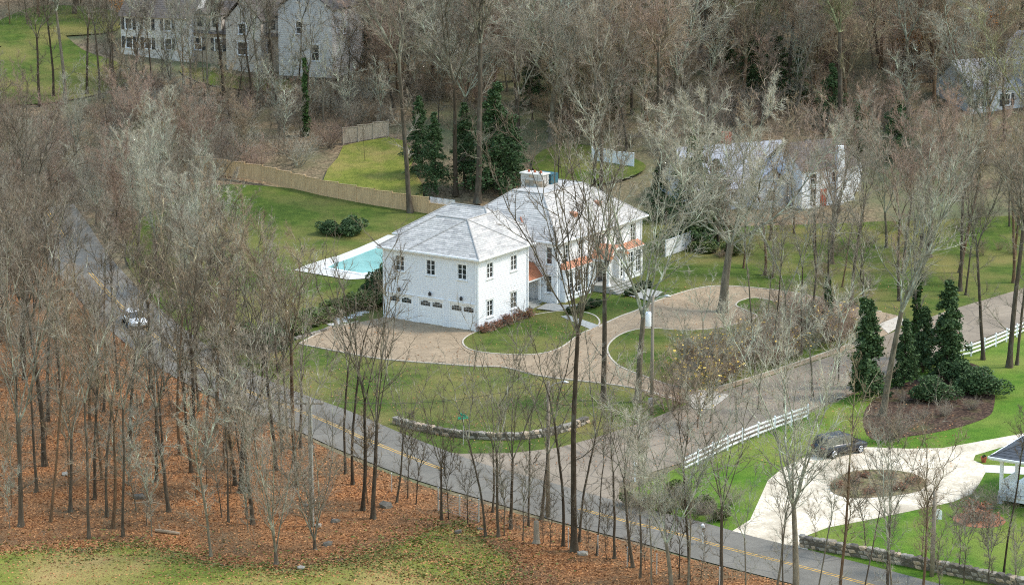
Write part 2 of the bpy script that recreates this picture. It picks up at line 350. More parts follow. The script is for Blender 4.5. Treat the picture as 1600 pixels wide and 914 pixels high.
o = sheet('side_street', street_poly, .032, 'old_asphalt', 2.0, 0.0); KEEP.append(street_poly)
# painted double line, in two runs with the gap at the junction
def dbl(i0, i1):
    seg = road_line[i0*6:i1*6 + 1]
    for a in (.08, -.2):
        o = ribbon('yellow_line', seg, a + .10, a, .051, 'yellow_paint', parent=road)
dbl(0, 9); dbl(11, 18)
drive_px = [(467, 538), (495, 523), (528, 511), (606, 495), (747, 519), (790, 512), (850, 500), (905, 492), (935, 508), (965, 496), (997, 484), (1029, 470), (1079, 454), (1115, 448), (1160, 449), (1220, 455), (1278, 465), (1327, 477),
            (1377, 488), (1405, 494), (1412, 507), (1386, 523), (1345, 540), (1200, 588), (1130, 610), (1098, 634), (1060, 628), (980, 605), (850, 589), (790, 575), (745, 573), (700, 570), (600, 562), (540, 552)]
drive_poly = W2(drive_px); KEEP.append(drive_poly)
sheet('sett_drive', drive_poly, .05, 'setts', 1.6)
islands = {'bean': [(723, 536), (731, 526), (752, 517), (790, 506), (830, 494), (880, 487), (925, 492), (936, 508), (905, 524), (872, 546), (830, 555), (770, 553), (735, 547)],
           'ring': [(949, 548), (960, 530), (985, 518), (1020, 514), (1075, 517), (1130, 512), (1182, 497), (1166, 486), (1150, 478), (1160, 470), (1187, 467), (1246, 480), (1311, 493), (1337, 498), (1372, 512), (1352, 529), (1300, 548), (1200, 582),
                    (1140, 600), (1095, 611), (1050, 603), (1005, 588), (965, 571)]}
edging = MB()
for k, px in islands.items():
    ln = smooth_line(W2(px), True, 5); KEEP.append(ln)
    sheet('drive_island_lawn', ln, .09, 'lawn', 1.6)
    c = ln + [ln[0]]; a, b = offset_line(c, .075), offset_line(c, -.075)
    for i in range(len(c) - 1):
        q = [a[i], a[i+1], b[i+1], b[i]]; edging.hexa([(p.x, p.y, terrain(p.x, p.y)) for p in q] + [(p.x, p.y, terrain(p.x, p.y) + .105) for p in q])
for px in ([(467, 538), (540, 552), (600, 562), (700, 570), (745, 573), (790, 575), (850, 589), (980, 605), (1060, 626)], [(467, 538), (495, 523), (528, 511), (560, 503)],
           [(935, 512), (965, 497), (997, 485), (1029, 470), (1079, 454), (1115, 448), (1160, 449), (1220, 455), (1278, 465), (1327, 477), (1377, 488)]):
    c = smooth_line(W2(px), False, 5); a, b = offset_line(c, .075), offset_line(c, -.075)
    for i in range(len(c) - 1):
        q = [a[i], a[i+1], b[i+1], b[i]]; edging.hexa([(p.x, p.y, terrain(p.x, p.y)) for p in q] + [(p.x, p.y, terrain(p.x, p.y) + .105) for p in q])
tag(edging.build('drive_edging', 'edging'), kind='structure')
for px in ([(1068, 622), (1100, 610), (1140, 618), (1112, 640), (1085, 640)], [(1372, 508), (1404, 495), (1420, 503), (1388, 522)]):
    sheet('drive_apron', W2(px), .075, 'edging', 3.0)
gravel_px = [(1130, 838), (1172, 812), (1187, 779), (1200, 750), (1225, 730), (1262, 712), (1300, 700), (1341, 698), (1420, 701), (1472, 700), (1523, 691), (1600, 677), (1720, 650), (1720, 660), (1600, 688), (1551, 703), (1524, 711), (1521, 719), (1537, 726),
             (1540, 738), (1530, 756), (1518, 772), (1489, 784), (1420, 799), (1352, 813), (1293, 824), (1262, 836), (1262, 872), (1200, 862)]
g2 = W2(gravel_px); KEEP.append(g2); sheet('gravel_drive', g2, .022, 'gravel', 3.0)
oval = W2([(1296, 762), (1303, 750), (1325, 739), (1360, 734), (1405, 736), (1436, 744), (1447, 754), (1440, 765), (1415, 772), (1370, 777), (1330, 778), (1305, 772)])
sheet('oval_planting_bed', smooth_line(oval, True, 4), .05, 'dry_bed', 2.0)
mulch = W2([(1362, 686), (1427, 681), (1489, 670), (1540, 653), (1553, 636), (1553, 600), (1535, 575), (1495, 566), (1440, 590), (1385, 610), (1350, 645)])
sheet('mulch_bed', smooth_line(mulch, True, 4), .03, 'mulch', 2.0)
sheet('shrub_ring_bed', [Vector((at(1530, 812).x + 1.9*math.cos(t), at(1530, 812).y + 1.9*math.sin(t))) for t in np.linspace(0, 2*math.pi, 22)[:-1]], .03, 'rust_leaf', 1.0)
sheet('porch_walk', W2([(1537, 726), (1610, 730), (1610, 742), (1539, 738)]), .03, 'patio_stone', 2.0)
# bluestone walks of the house
for px in ([(876, 496), (888, 494), (936, 510), (922, 516)],):
    sheet('stone_walk', W2(px), .12, 'bluestone', 1.0)
slabs = thing('stepping_stone_path', 'row of pale stepping stones leading from the court to the pool lawn', 'path', at(535, 500))
for i, (x, y) in enumerate([(522, 507), (535, 503), (531, 499), (545, 497), (556, 493), (566, 489)]):
    p = at(x, y) - slabs.location; m = MB(); m.box(-.62, .62, -.4, .4, 0, .07); m.build('slab', 'patio_stone', slabs, loc=p, rotz=.55)
patio_poly = W2([(459, 423), (530, 400), (606, 369), (660, 372), (690, 395), (606, 434), (545, 438)]); KEEP.append(patio_poly)
sheet('pool_patio', patio_poly, .08, 'patio_stone', 1.6)
pool_poly = W2([(507, 420), (543, 405), (602, 382), (650, 388), (610, 424), (566, 430)])
pool = sheet('pool', pool_poly, .11, 'pool_water', 1.6, 0, structure=False)
tag(pool, 'turquoise swimming pool set in the pale stone patio left of the house', 'pool')
cop = MB(); c = pool_poly + [pool_poly[0]]
for i in range(len(c) - 1):
    d = (c[i+1] - c[i]).normalized(); nrm = Vector((-d.y, d.x))*.18
    q = [c[i] - nrm, c[i+1] - nrm, c[i+1] + nrm, c[i] + nrm]; cop.hexa([(p.x, p.y, terrain(p.x, p.y)) for p in q] + [(p.x, p.y, terrain(p.x, p.y) + .15) for p in q])
cop.build('coping', 'trim_white', pool)

# ------------------------------------------------------------------ the white house
C0 = at(747, 519); VANG = HANG; print('garage corner', C0)
HOUSE = thing('white_house', 'large white clapboard house with pale hip roofs and three garage doors', 'house', C0, VANG)
def hp(x, y):                                                  # house coordinates to world
    c, s = math.cos(VANG), math.sin(VANG); return Vector((C0.x + x*c - y*s, C0.y + x*s + y*c, C0.z))
KEEP.append([hp(-2, -4).to_2d(), hp(30, -5).to_2d(), hp(30, 14).to_2d(), hp(-2, 14).to_2d()])
class Wall:
    """a straight wall seen from outside: origin o, direction d along it (left to right from outside), height h; lapped boards round the openings"""
    def __init__(s, parent, o, d, length, z0, z1, lap=.22, mat='white_paint', name='wall'):
        s.o, s.d, s.L, s.z0, s.z1, s.lap, s.mat, s.parent, s.op, s.name = Vector((o[0], o[1], 0)), Vector((d[0], d[1], 0)).normalized(), length, z0, z1, lap, mat, parent, [], name
        s.n = Vector((s.d.y, -s.d.x, 0))
    def P(s, t, z, out=0.0): q = s.o + s.d*t + s.n*out; return (q.x, q.y, z)
    def boxw(s, m, t0, t1, z0, z1, o0, o1, mi=0):
        m.hexa([s.P(t0, z0, o1), s.P(t1, z0, o1), s.P(t1, z0, o0), s.P(t0, z0, o0), s.P(t0, z1, o1), s.P(t1, z1, o1), s.P(t1, z1, o0), s.P(t0, z1, o0)], mi)
    def finish(s):
        m = MB(); z = s.z0
        while z < s.z1 - .01:
            zt = min(z + s.lap, s.z1); iv = [(0.0, s.L)]
            for (a, b, c, e) in s.op:
                if c < zt - .02 and e > z + .02:
                    nv = []
                    for (p, q) in iv:
                        if b <= p or a >= q: nv.append((p, q)); continue
                        if a > p: nv.append((p, a))
                        if b < q: nv.append((b, q))
                    iv = nv
            for (p, q) in iv:
                m.poly([s.P(p, z, .024), s.P(q, z, .024), s.P(q, zt, .006), s.P(p, zt, .006)])
                m.poly([s.P(p, z, 0), s.P(q, z, 0), s.P(q, z, .024), s.P(p, z, .024)])
            z = zt
        s.obj = m.build(s.name, s.mat, s.parent, fix=False); return s.obj
    def corner(s, t, wdt=.16):
        m = MB(); s.boxw(m, t - wdt/2, t + wdt/2, s.z0, s.z1, -.03, .05); m.build('corner_board', 'trim_white', s.parent)
    def window(s, t, z0, wd, ht, sashes=2, rows=3, frame='trim_white', shut=False, lit=False):
        a, b = t - wd/2, t + wd/2; s.op.append((a, b, z0, z0 + ht)); fr = .07
        m = MB()
        s.boxw(m, a - .09, a + .03, z0 - .03, z0 + ht + .12, -.12, .06); s.boxw(m, b - .03, b + .09, z0 - .03, z0 + ht + .12, -.12, .06)
        s.boxw(m, a + .03, b - .03, z0 + ht - .03, z0 + ht + .12, -.12, .058); s.boxw(m, a - .14, b + .14, z0 - .09, z0 - .03, -.1, .12)
        s.boxw(m, a - .14, b + .14, z0 + ht + .12, z0 + ht + .17, -.02, .11)
        o = m.build('window', frame, s.parent)
        sw = (wd - .06)/sashes
        for k in range(sashes):
            p, q = a + .03 + k*sw, a + .03 + (k + 1)*sw
            g = MB(); s.boxw(g, p + fr*.6, q - fr*.6, z0 + fr, z0 + ht - fr, -.09, -.06); g.build('pane', 'glass', o)
            f = MB()
            s.boxw(f, p, p + fr*.6, z0, z0 + ht - .03, -.08, -.02); s.boxw(f, q - fr*.6, q, z0, z0 + ht - .03, -.08, -.02)
            s.boxw(f, p + fr*.6, q - fr*.6, z0, z0 + fr, -.08, -.022); s.boxw(f, p + fr*.6, q - fr*.6, z0 + ht - .03 - fr, z0 + ht - .03, -.08, -.022)
            for r in range(1, rows):
                zz = z0 + ht*r/rows; s.boxw(f, p + fr*.6, q - fr*.6, zz - .018, zz + .018, -.07, -.03)
            f.build('sash', 'trim_white', o)
        if shut:
            for e0, e1 in ((a - .55, a - .12), (b + .12, b + .55)):
                h = MB(); s.boxw(h, e0, e1, z0 - .02, z0 + ht + .02, .03, .075); h.build('shutter', 'shutter', o)
        return o
def roof_courses(m, poly, e=.26, piece=.8, mats=3, thick=.026):
    """lapped shingle courses over one convex roof plane (outline anticlockwise from outside, its lowest edge level)"""
    P = [Vector(p) for p in poly]; n = (P[1] - P[0]).cross(P[2] - P[0]).normalized()
    if n.z < 0: n = -n; P = P[::-1]
    up = (Vector((0, 0, 1)) - n*n.z).normalized(); al = up.cross(n).normalized(); o = min(P, key=lambda p: p.dot(up))
    uv = [((p - o).dot(al), (p - o).dot(up)) for p in P]
    H = max(v for _, v in uv); k = 0
    def span(v):
        xs = []
        for i in range(len(uv)):
            (a, b), (c, d) = uv[i], uv[(i + 1) % len(uv)]
            if abs(b - d) < 1e-6:
                if abs(b - v) < 1e-4: xs += [a, c]
            elif min(b, d) - 1e-6 <= v <= max(b, d) + 1e-6: xs.append(a + (c - a)*(v - b)/(d - b))
        return (min(xs), max(xs)) if xs else None
    while k*e < H - .02:
        v0, v1 = k*e, min(k*e + e, H); s0, s1 = span(v0 + 1e-5), span(v1 - 1e-5)
        if s0 and s1:
            L = max(s0[1] - s0[0], .01); cnt = max(1, int(L/piece)); t = [0.0] + sorted(min(.999, max(.001, (i + R.uniform(-.35, .35))/cnt)) for i in range(1, cnt)) + [1.0]
            for i in range(len(t) - 1):
                a0, a1 = s0[0] + L*t[i], s0[0] + L*t[i+1]; b0, b1 = s1[0] + (s1[1] - s1[0])*t[i], s1[0] + (s1[1] - s1[0])*t[i+1]
                th = thick*R.uniform(.75, 1.2)
                q = [o + al*a0 + up*v0 + n*th, o + al*a1 + up*v0 + n*th, o + al*b1 + up*v1 + n*.006, o + al*b0 + up*v1 + n*.006]
                mi = R.choice((0, 0, 1, 2, 1)[:mats + 2]) if mats > 1 else 0
                m.poly(q, mi); m.poly([o + al*a0 + up*v0, o + al*a1 + up*v0, q[1], q[0]], mi)
        k += 1
def hip_roof(parent, x0, x1, y0, y1, z, pitch, ov=.4, zmax=None, mats=('shingle_a', 'shingle_b', 'shingle_c'), e=.26, gable=None, name='roof', trim=True):
    x0 -= ov; x1 += ov; y0 -= ov; y1 += ov; dx, dy = x1 - x0, y1 - y0; m = MB()
    ins = min(dx, dy)/2
    if zmax: ins = min(ins, (zmax - z)/pitch)
    h = ins*pitch
    A, B, Cc, D = (x0, y0, z), (x1, y0, z), (x1, y1, z), (x0, y1, z)
    gx0 = 0 if gable and 'x0' in gable else ins; gx1 = 0 if gable and 'x1' in gable else ins
    gy0 = 0 if gable and 'y0' in gable else ins; gy1 = 0 if gable and 'y1' in gable else ins
    if dx >= dy: a, b, c, d = (x0 + gx0, y0 + ins, z + h), (x1 - gx1, y0 + ins, z + h), (x1 - gx1, y1 - ins, z + h), (x0 + gx0, y1 - ins, z + h)
    else: a, b, c, d = (x0 + ins, y0 + gy0, z + h), (x1 - ins, y0 + gy0, z + h), (x1 - ins, y1 - gy1, z + h), (x0 + ins, y1 - gy1, z + h)
    def near(p, q): return (Vector(p) - Vector(q)).length < .05
    for f in ([A, B, b, a], [B, Cc, c, b], [Cc, D, d, c], [D, A, a, d]):
        g = [f[0], f[1]]
        for p in f[2:]:
            if not near(p, g[-1]): g.append(p)
        if len(g) >= 3: roof_courses(m, g, e, mats=len(mats))
    deck = [a]
    for p in (b, c, d):
        if not near(p, deck[-1]) and not near(p, deck[0]): deck.append(p)
    if len(deck) >= 3: m.poly([(p[0], p[1], p[2] + .02) for p in deck])
    r = m.build(name, list(mats), parent, fix=False)
    cap = MB()
    for p, q in ((A, a), (B, b), (Cc, c), (D, d), (a, b), (b, c), (c, d), (d, a)):
        if (Vector(p) - Vector(q)).length > .3: cap.tube([Vector(p) + Vector((0, 0, .03)), Vector(q) + Vector((0, 0, .03))], .075, 5)
    cap.build('ridge_cap', mats[-1], r)
    if trim:
        t = MB(); g = .12
        t.box(x0, x1, y0, y0 + .05, z - .24, z - .004); t.box(x0, x1, y1 - .05, y1, z - .24, z - .004)
        t.box(x0, x0 + .05, y0 + .05, y1 - .05, z - .24, z - .004); t.box(x1 - .05, x1, y0 + .05, y1 - .05, z - .24, z - .004)
        t.box(x0 + .05, x1 - .05, y0 + .05, y1 - .05, z - .2, z - .15); t.build('eave_board', 'trim_white', r)
        u = MB(); u.box(x0 - g, x1 + g, y0 - g, y0 - .004, z - .11, z + .01); u.box(x0 - g, x0 - .004, y0 + .002, y1 + g, z - .11, z + .01); u.box(x1 + .004, x1 + g, y0 + .002, y1 + g, z - .11, z + .01)
        u.build('gutter', 'trim_white', r)
    return r
def garage_door(wl, t, wd=2.55, ht=2.35):
    a, b = t - wd/2, t + wd/2; wl.op.append((a, b, 0.0, ht))
    m = MB(); wl.boxw(m, a, b, .03, ht, -.14, -.08)
    for r in range(4):
        for c in range(4):
            u0, u1 = a + wd*c/4 + .05, a + wd*(c + 1)/4 - .05; z0, z1 = .05 + ht*r/4 + .04, .05 + ht*(r + 1)/4 - .06
            if r < 3: wl.boxw(m, u0, u1, z0, z1, -.085, -.06)
    d = m.build('garage_door', 'trim_white', wl.parent)
    for k in range(2):
        u0 = a + .12 + k*(wd/2); u1 = u0 + wd/2 - .24; n = 4
        for i in range(n):                                     # arched light of four panes by two
            p, q = u0 + (u1 - u0)*i/n, u0 + (u1 - u0)*(i + 1)/n; hh = .5 - .09*abs(i - 1.5)*(1 if k else 1)
            g = MB(); wl.boxw(g, p + .02, q - .02, ht - .66, ht - .42, -.085, -.05); wl.boxw(g, p + .02, q - .02, ht - .38, ht - .66 + hh + .02, -.085, -.05); g.build('pane', 'glass', d)
    f = MB(); wl.boxw(f, a - .14, a, 0, ht + .16, -.1, .055); wl.boxw(f, b, b + .14, 0, ht + .16, -.1, .055); wl.boxw(f, a, b, ht, ht + .16, -.1, .053); wl.boxw(f, a - .2, b + .2, ht + .16, ht + .23, -.05, .12)
    f.build('door_surround', 'trim_white', d)
    l = MB(); z = ht + .42; q = Vector(wl.P(t, z, .2))
    l.box(q.x - .1, q.x + .1, q.y - .1, q.y + .1, z, z + .3); l.tube([wl.P(t, z + .3, .2), wl.P(t, z + .42, .2)], [.13, .02], 6); l.tube([wl.P(t, z + .2, 0), wl.P(t, z + .34, .2)], .03, 5)
    l.build('wall_lantern', 'black_metal', wl.parent)
def downpipe(wl, t, z1):
    m = MB(); m.tube([wl.P(t, .05, .09), wl.P(t, z1 - .25, .09), wl.P(t, z1 - .05, .35)], .05, 6); m.build('downpipe', 'trim_white', wl.parent)
def build_house():
    H = HOUSE; EV = 7.05; EM = 6.8; GL = 11.0; ML = 16.3; LO = .75
    # garage wing, door side (faces -x): seen from outside the left end is y = GL
    wg = Wall(H, (0, GL), (0, -1), GL, .0, EV)
    for y in (9.0, 5.4, 1.8):
        garage_door(wg, GL - y, 2.75, 2.45); wg.window(GL - y, 4.85, 1.05, 1.5, 2, 3)
    wg.finish(); wg.corner(.08); wg.corner(GL - .08); downpipe(wg, GL - .2, EV)
    wf = Wall(H, (0, 0), (1, 0), 8.7, .0, EV)                  # front of the garage wing
    for t in (2.0, 6.1): wf.window(t, 4.85, 1.1, 1.5, 2, 3); wf.window(t, 1.15, 1.1, 1.6, 2, 3)
    wf.finish(); wf.corner(.09); wf.corner(8.6); downpipe(wf, 8.45, EV)
    for (o, d, L) in (((8.7, 0), (0, 1), 2.0), ((8.7, 2.0), (1, 0), 2.9)): wl = Wall(H, o, d, L, 0, EV - .4); wl.finish()
    wb = Wall(H, (6, 13.4), (0, -1), 2.6, 0, EV); wb.finish()
    wk = Wall(H, (7.4, GL), (-1, 0), 7.4, 0, EV); wk.finish()
    wk2 = Wall(H, (13.4, 13.4), (-1, 0), 7.4, 0, EV); wk2.finish()
    # main block
    ml = Wall(H, (11.6, 2.0), (0, -1), 3.4, 0, EM); ml.window(2.55, 4.5, .7, 1.75, 1, 3); ml.window(2.5, 1.7, .7, 1.7, 1, 3); ml.finish(); ml.corner(3.32)
    mf = Wall(H, (11.6, -1.4), (1, 0), ML, 0, EM)
    for t in (1.6, 4.4, 11.6, 14.5): mf.window(t, 4.4, 1.05, 1.9, 2, 4)
    mf.window(8.1, 4.4, 1.65, 1.8, 3, 3)
    mf.op += [(.7, 5.4, .0, 3.2 + LO), (10.8, 15.5, .0, 3.2 + LO)]
    dz = .72 + LO
    mf.op.append((7.3, 8.9, dz, 2.28 + dz))
    mf.finish(); mf.corner(.09); mf.corner(ML - .1); downpipe(mf, .3, EM); downpipe(mf, ML - .25, EM)
    mr = Wall(H, (11.6 + ML, -1.4), (0, 1), 12.4, 0, EM)
    for t in (2, 5.5, 9): mr.window(t, 4.4, 1.0, 1.8, 2, 4); mr.window(t, 1.6, 1.0, 1.9, 2, 4)
    mr.finish(); mk = Wall(H, (11.6 + ML, 11.0), (-1, 0), ML, 0, EM); mk.finish(); ml2 = Wall(H, (11.6, 11.0), (0, -1), 9.0, 0, EM); ml2.finish()
    # shallow bays with copper roofs either side of the portico
    for t0 in (12.3, 22.4):
        y = -1.4 - .55; wbay = Wall(H, (t0, y), (1, 0), 4.7, 0, 3.2 + LO, name='bay_wall')
        for t in (.85, 2.35, 3.85): wbay.window(t, .6 + LO, 1.05, 2.3, 2, 4)
        wbay.finish(); wbay.corner(.06, .12); wbay.corner(4.64, .12)
        for (o, d) in (((t0, -1.4), (0, -1)), ((t0 + 4.7, y), (0, 1))): ws = Wall(H, o, d, .55, 0, 3.2 + LO, name='bay_wall'); ws.finish()
        m = MB(); a, b = t0 - .15, t0 + 4.85; yo = y - .18; za, zb = 3.24 + LO, 3.8 + LO
        m.poly([(a, yo, za), (b, yo, za), (b - .3, -1.38, zb), (a + .3, -1.38, zb)]); m.poly([(a, -1.38, za), (a, yo, za), (a + .3, -1.38, zb)]); m.poly([(b, yo, za), (b, -1.38, za), (b - .3, -1.38, zb)])
        for k in range(12):
            u = k/11; m.tube([(a + (b - a)*u, yo, za + .02), (a + .3 + (b - a - .6)*u, -1.38, zb + .02)], .02, 4)
        m.build('copper_bay_roof', 'copper', H); m = MB(); m.box(a, b, yo, -1.37, za - .12, za - .005); m.build('bay_cornice', 'trim_white', H)
    # front door with sidelights, portico, steps
    t = 19.7; y = -1.4
    d = MB(); d.box(t - .5, t + .5, y + .04, y + .1, dz, dz + 2.15); door = d.build('front_door', 'black_metal', H)
    g = MB(); g.box(t - .3, t + .3, y + .03, y + .045, dz + .9, dz + 1.9); g.build('pane', 'glass', door); k = MB(); k.tube([(t + .4, y - .02, dz + 1.0), (t + .4, y + .05, dz + 1.0)], .04, 6); k.build('handle', 'metal_grey', door)
    for s in (-1, 1):
        f = MB(); f.box(t + s*.65 - .13, t + s*.65 + .13, y + .03, y + .1, dz, dz + 2.15); sl = f.build('sidelight', 'glass', H)
    f = MB(); f.box(t - .8, t + .8, y + .028, y + .1, dz + 2.15, dz + 2.28); f.box(t - .56, t - .5, y + .0, y + .1, dz, dz + 2.15); f.box(t + .5, t + .56, y + .0, y + .1, dz, dz + 2.15); f.build('door_frame', 'trim_white', H)
    y1 = y - 2.1; x0, x1 = t - 1.75, t + 1.75
    p = MB(); p.box(x0 - .2, x1 + .2, y1 - .2, y - .05, 0, dz - .06); p.box(x0 - .26, x1 + .26, y1 - .26, y - .05, dz - .06, dz); p.build('porch_platform', 'bluestone', H)
    for i in range(4):
        s = MB(); z = dz - .17*(i + 1) - .02; yy = y1 - .26 - .34*(i + 1); s.box(x0 - .2, x1 + .2, yy + .02, yy + .34, 0, z - .05); s.box(x0 - .24, x1 + .24, yy - .02, yy + .34, z - .05, z); s.build('step', 'bluestone', H)
    for cx in (x0 + .2, x1 - .2):
        c = MB(); c.box(cx - .19, cx + .19, y1 - .02, y1 + .36, dz, dz + .16); c.tube([(cx, y1 + .17, dz + .16), (cx, y1 + .17, dz + 1.2), (cx, y1 + .17, dz + 2.28)], [.15, .15, .125], 12); c.box(cx - .17, cx + .17, y1, y1 + .34, dz + 2.28, dz + 2.4); c.build('column', 'trim_white', H)
        c = MB(); c.box(cx - .13, cx + .13, y - .16, y - .03, dz, dz + 2.4); c.build('pilaster', 'trim_white', H)
    zc = dz + 2.4; rad = 1.25; n = 14; ar = MB(); cu = MB()
    for s in (-1, 1):                                           # entablature blocks beside the arch
        xa, xb = (x0 - .1, t - rad) if s < 0 else (t + rad, x1 + .1)
        ar.box(xa, xb, y1 - .08, y - .03, zc, zc + .3)
    for i in range(n):
        a0, a1 = math.pi*i/n, math.pi*(i + 1)/n
        def ringp(a, r, yy): return (t - math.cos(a)*r, yy, zc + .02 + math.sin(a)*r*.86)
        for (ya, yb) in ((y1 - .1, y1 + .1),):
            ar.hexa([ringp(a0, rad, ya), ringp(a1, rad, ya), ringp(a1, rad, yb), ringp(a0, rad, yb), ringp(a0, rad + .3, ya), ringp(a1, rad + .3, ya), ringp(a1, rad + .3, yb), ringp(a0, rad + .3, yb)])
        ar.poly([ringp(a0, rad, y1), ringp(a1, rad, y1), ringp(a1, rad, y - .03), ringp(a0, rad, y - .03)])
        cu.hexa([ringp(a0, rad + .32, y1 - .16), ringp(a1, rad + .32, y1 - .16), ringp(a1, rad + .32, y - .02), ringp(a0, rad + .32, y - .02), ringp(a0, rad + .37, y1 - .16), ringp(a1, rad + .37, y1 - .16), ringp(a1, rad + .37, y - .02), ringp(a0, rad + .37, y - .02)])
    for s in (-1, 1): cu.hexa([(t + s*1.6 - .35, y1 - .18, zc + .3), (t + s*1.6 + .35, y1 - .18, zc + .3), (t + s*1.6 + .35, y - .02, zc + .3), (t + s*1.6 - .35, y - .02, zc + .3),
                               (t + s*1.35 - .35, y1 - .14, zc + .62), (t + s*1.35 + .35, y1 - .14, zc + .62), (t + s*1.35 + .35, y - .02, zc + .62), (t + s*1.35 - .35, y - .02, zc + .62)])
    for k in range(7):
        yy = y1 - .1 + 2.0*k/6; cu.tube([(t - math.cos(a)*(rad + .38), yy, zc + .02 + math.sin(a)*(rad + .38)*.86) for a in np.linspace(.15, math.pi - .15, 12)], .018, 4)
    ar.build('portico_arch', 'trim_white', H); cu.build('copper_portico_roof', 'copper', H)
    # side entry in the nook, with its own little copper roof and steps
    x0, x1, ys = 8.95, 11.45, .35
    w1 = Wall(H, (8.95, 2.0), (0, -1), 1.65, .3, 3.15, name='porch_wall'); w1.finish()
    m = MB(); m.box(x0 + .1, x1, ys + .1, 1.95, 0, .92); m.build('side_platform', 'bluestone', H)
    for i in range(3):
        s = MB(); z = .92 - .16*(i + 1); s.box(x0 + .2, x1 - .1, ys + .1 - .33*(i + 1), ys + .1 - .33*i, 0, z); s.build('step', 'bluestone', H)
    m = MB(); m.hexa([(8.75, ys - .25, 3.25), (11.55, ys - .25, 3.25), (11.55, 1.98, 3.25), (8.75, 1.98, 3.25), (8.85, 1.2, 4.5), (11.55, 1.2, 4.5), (11.55, 1.98, 4.6), (8.85, 1.98, 4.6)]); m.build('copper_side_roof', 'copper_dull', H)
    m = MB(); m.box(8.77, 11.5, ys - .22, 1.97, 3.08, 3.245); m.build('side_cornice', 'trim_white', H); m = MB(); m.box(11.15, 11.35, ys - .1, ys + .1, .92, 3.08); m.build('side_post', 'trim_white', H)
    m = MB(); m.box(9.7, 10.7, 1.9, 1.97, .92, 3.0); m.build('side_door', 'shutter', H)
    # roofs
    hip_roof(H, 0, 7.4, 0, GL, EV, .66); hip_roof(H, .01, 8.7, .01, 7.41, EV + .012, .66, gable=('x1',))
    m = MB(); m.poly([(8.75, 0, EV - .1), (8.75, 7.4, EV - .1), (8.75, 3.7, EV + 2.6)]); m.build('gable', 'white_paint', H)
    hip_roof(H, 6.0, 13.4, 2.0, 13.4, EV + .02, .66); hip_roof(H, 11.6, 11.6 + ML, -1.4, 11.0, EM, .755, zmax=EM + 3.6)
    hip_roof(H, 8.6, 13.4, 2.0, 7.0, EM + .03, .66, ov=.3)
    va = MB(); va.tube([(11.22, 1.75, EM + .14), (13.3, 3.9, EM + 1.62)], .09, 5); va.build('copper_valley', 'copper_dull', H)
    for (x, yv) in ((17.4, .35), (22.6, .7)):
        z = EM + .02 + .755*(yv + 1.8); m = MB(); m.box(x - .3, x + .3, yv - .35, yv + .2, z - .28, z + .12); m.hexa([(x - .36, yv - .42, z + .12), (x + .36, yv - .42, z + .12), (x + .36, yv + .3, z + .12), (x - .36, yv + .3, z + .12), (x - .3, yv - .2, z + .22), (x + .3, yv - .2, z + .22), (x + .3, yv + .3, z + .25), (x - .3, yv + .3, z + .25)]); m.build('copper_vent', 'copper', H)
    # stone chimney behind the ridge, built of courses
    ch = MB(); cx, cy = 19.6, 6.3; ch.box(cx - .62, cx + .62, cy - 1.25, cy + 1.25, EV + 1, 11.6)
    cho = ch.build('chimney', 'stone_tan', H)
    for r in range(6):
        z = 9.8 + r*.3
        for side in range(4):
            L = 2.5 if side % 2 == 0 else 1.24; n = 5 if side % 2 == 0 else 3; u = 0
            for k in range(n):
                s = MB(); a, b = -L/2 + L*k/n + .02, -L/2 + L*(k + 1)/n - .02; pr = R.uniform(.02, .06)
                if side == 0: s.box(cx - .62 - pr, cx - .6, cy + a, cy + b, z + .015, z + .285)
                elif side == 2: s.box(cx + .6, cx + .62 + pr, cy + a, cy + b, z + .015, z + .285)
                elif side == 1: s.box(cx + a, cx + b, cy - 1.25 - pr, cy - 1.23, z + .015, z + .285)
                else: s.box(cx + a, cx + b, cy + 1.23, cy + 1.25 + pr, z + .015, z + .285)
                s.build('stone', R.choice(['light_stone', 'stone_grey', 'light_stone', 'stone_tan']), cho)
    c = MB(); c.box(cx - .75, cx + .75, cy - 1.38, cy + 1.38, 11.6, 11.72); c.build('cap', 'patio_stone', cho)
    for k in (-.7, 0, .7): p = MB(); p.tube([(cx, cy + k, 11.72), (cx, cy + k, 11.95)], [.15, .12], 8); p.build('flue_pot', 'terracotta', cho)
    c = MB(); c.box(cx + 1.2, cx + 2.5, cy - 1.2, cy + .9, EV + 1, 11.45); c.build('teal_block', 'teal_box', H)  # plain stand-in block for an unidentified teal shape beside the chimney
build_house()

for q in ([(17.9, -5.15), (21.5, -5.15), (21.6, -7.6), (17.6, -8.6)], [(9.1, -.62), (11.3, -.62), (11.2, -2.4), (12.6, -4.0), (11.4, -5.0), (9.3, -2.6)]):
    sheet('stone_walk', [hp(*p).to_2d() for p in q], .13, 'bluestone', 1.0)

# ------------------------------------------------------------------ bare trees: a few skeletons, each shared by many trees
def unit(v): return v/np.maximum(np.linalg.norm(v, axis=-1, keepdims=True), 1e-9)
def perp(d):
    ref = np.where(np.abs(d[..., 2:3]) < .9, np.array([0, 0, 1.0]), np.array([1.0, 0, 0])); a = unit(np.cross(d, ref)); return a, np.cross(d, a)
def grow(rng, s, d, L, r0, r1, nseg, wander, trop):
    """N branches at once: start s, heading d, length L; returns points (N, nseg+1, 3), radii, headings"""
    N = len(s); pts = [s]; dirs = [d]; cur = s; h = d
    for k in range(nseg):
        h = unit(h + rng.normal(0, wander, (N, 3)) + np.array([0, 0, trop])); cur = cur + h*(L/nseg)[:, None]
        pts.append(cur); dirs.append(h)
    t = np.linspace(0, 1, nseg + 1)[None, :]
    rad = r0[:, None]*(1 - t) + r1[:, None]*t
    return np.stack(pts, 1), rad, np.stack(dirs, 1)
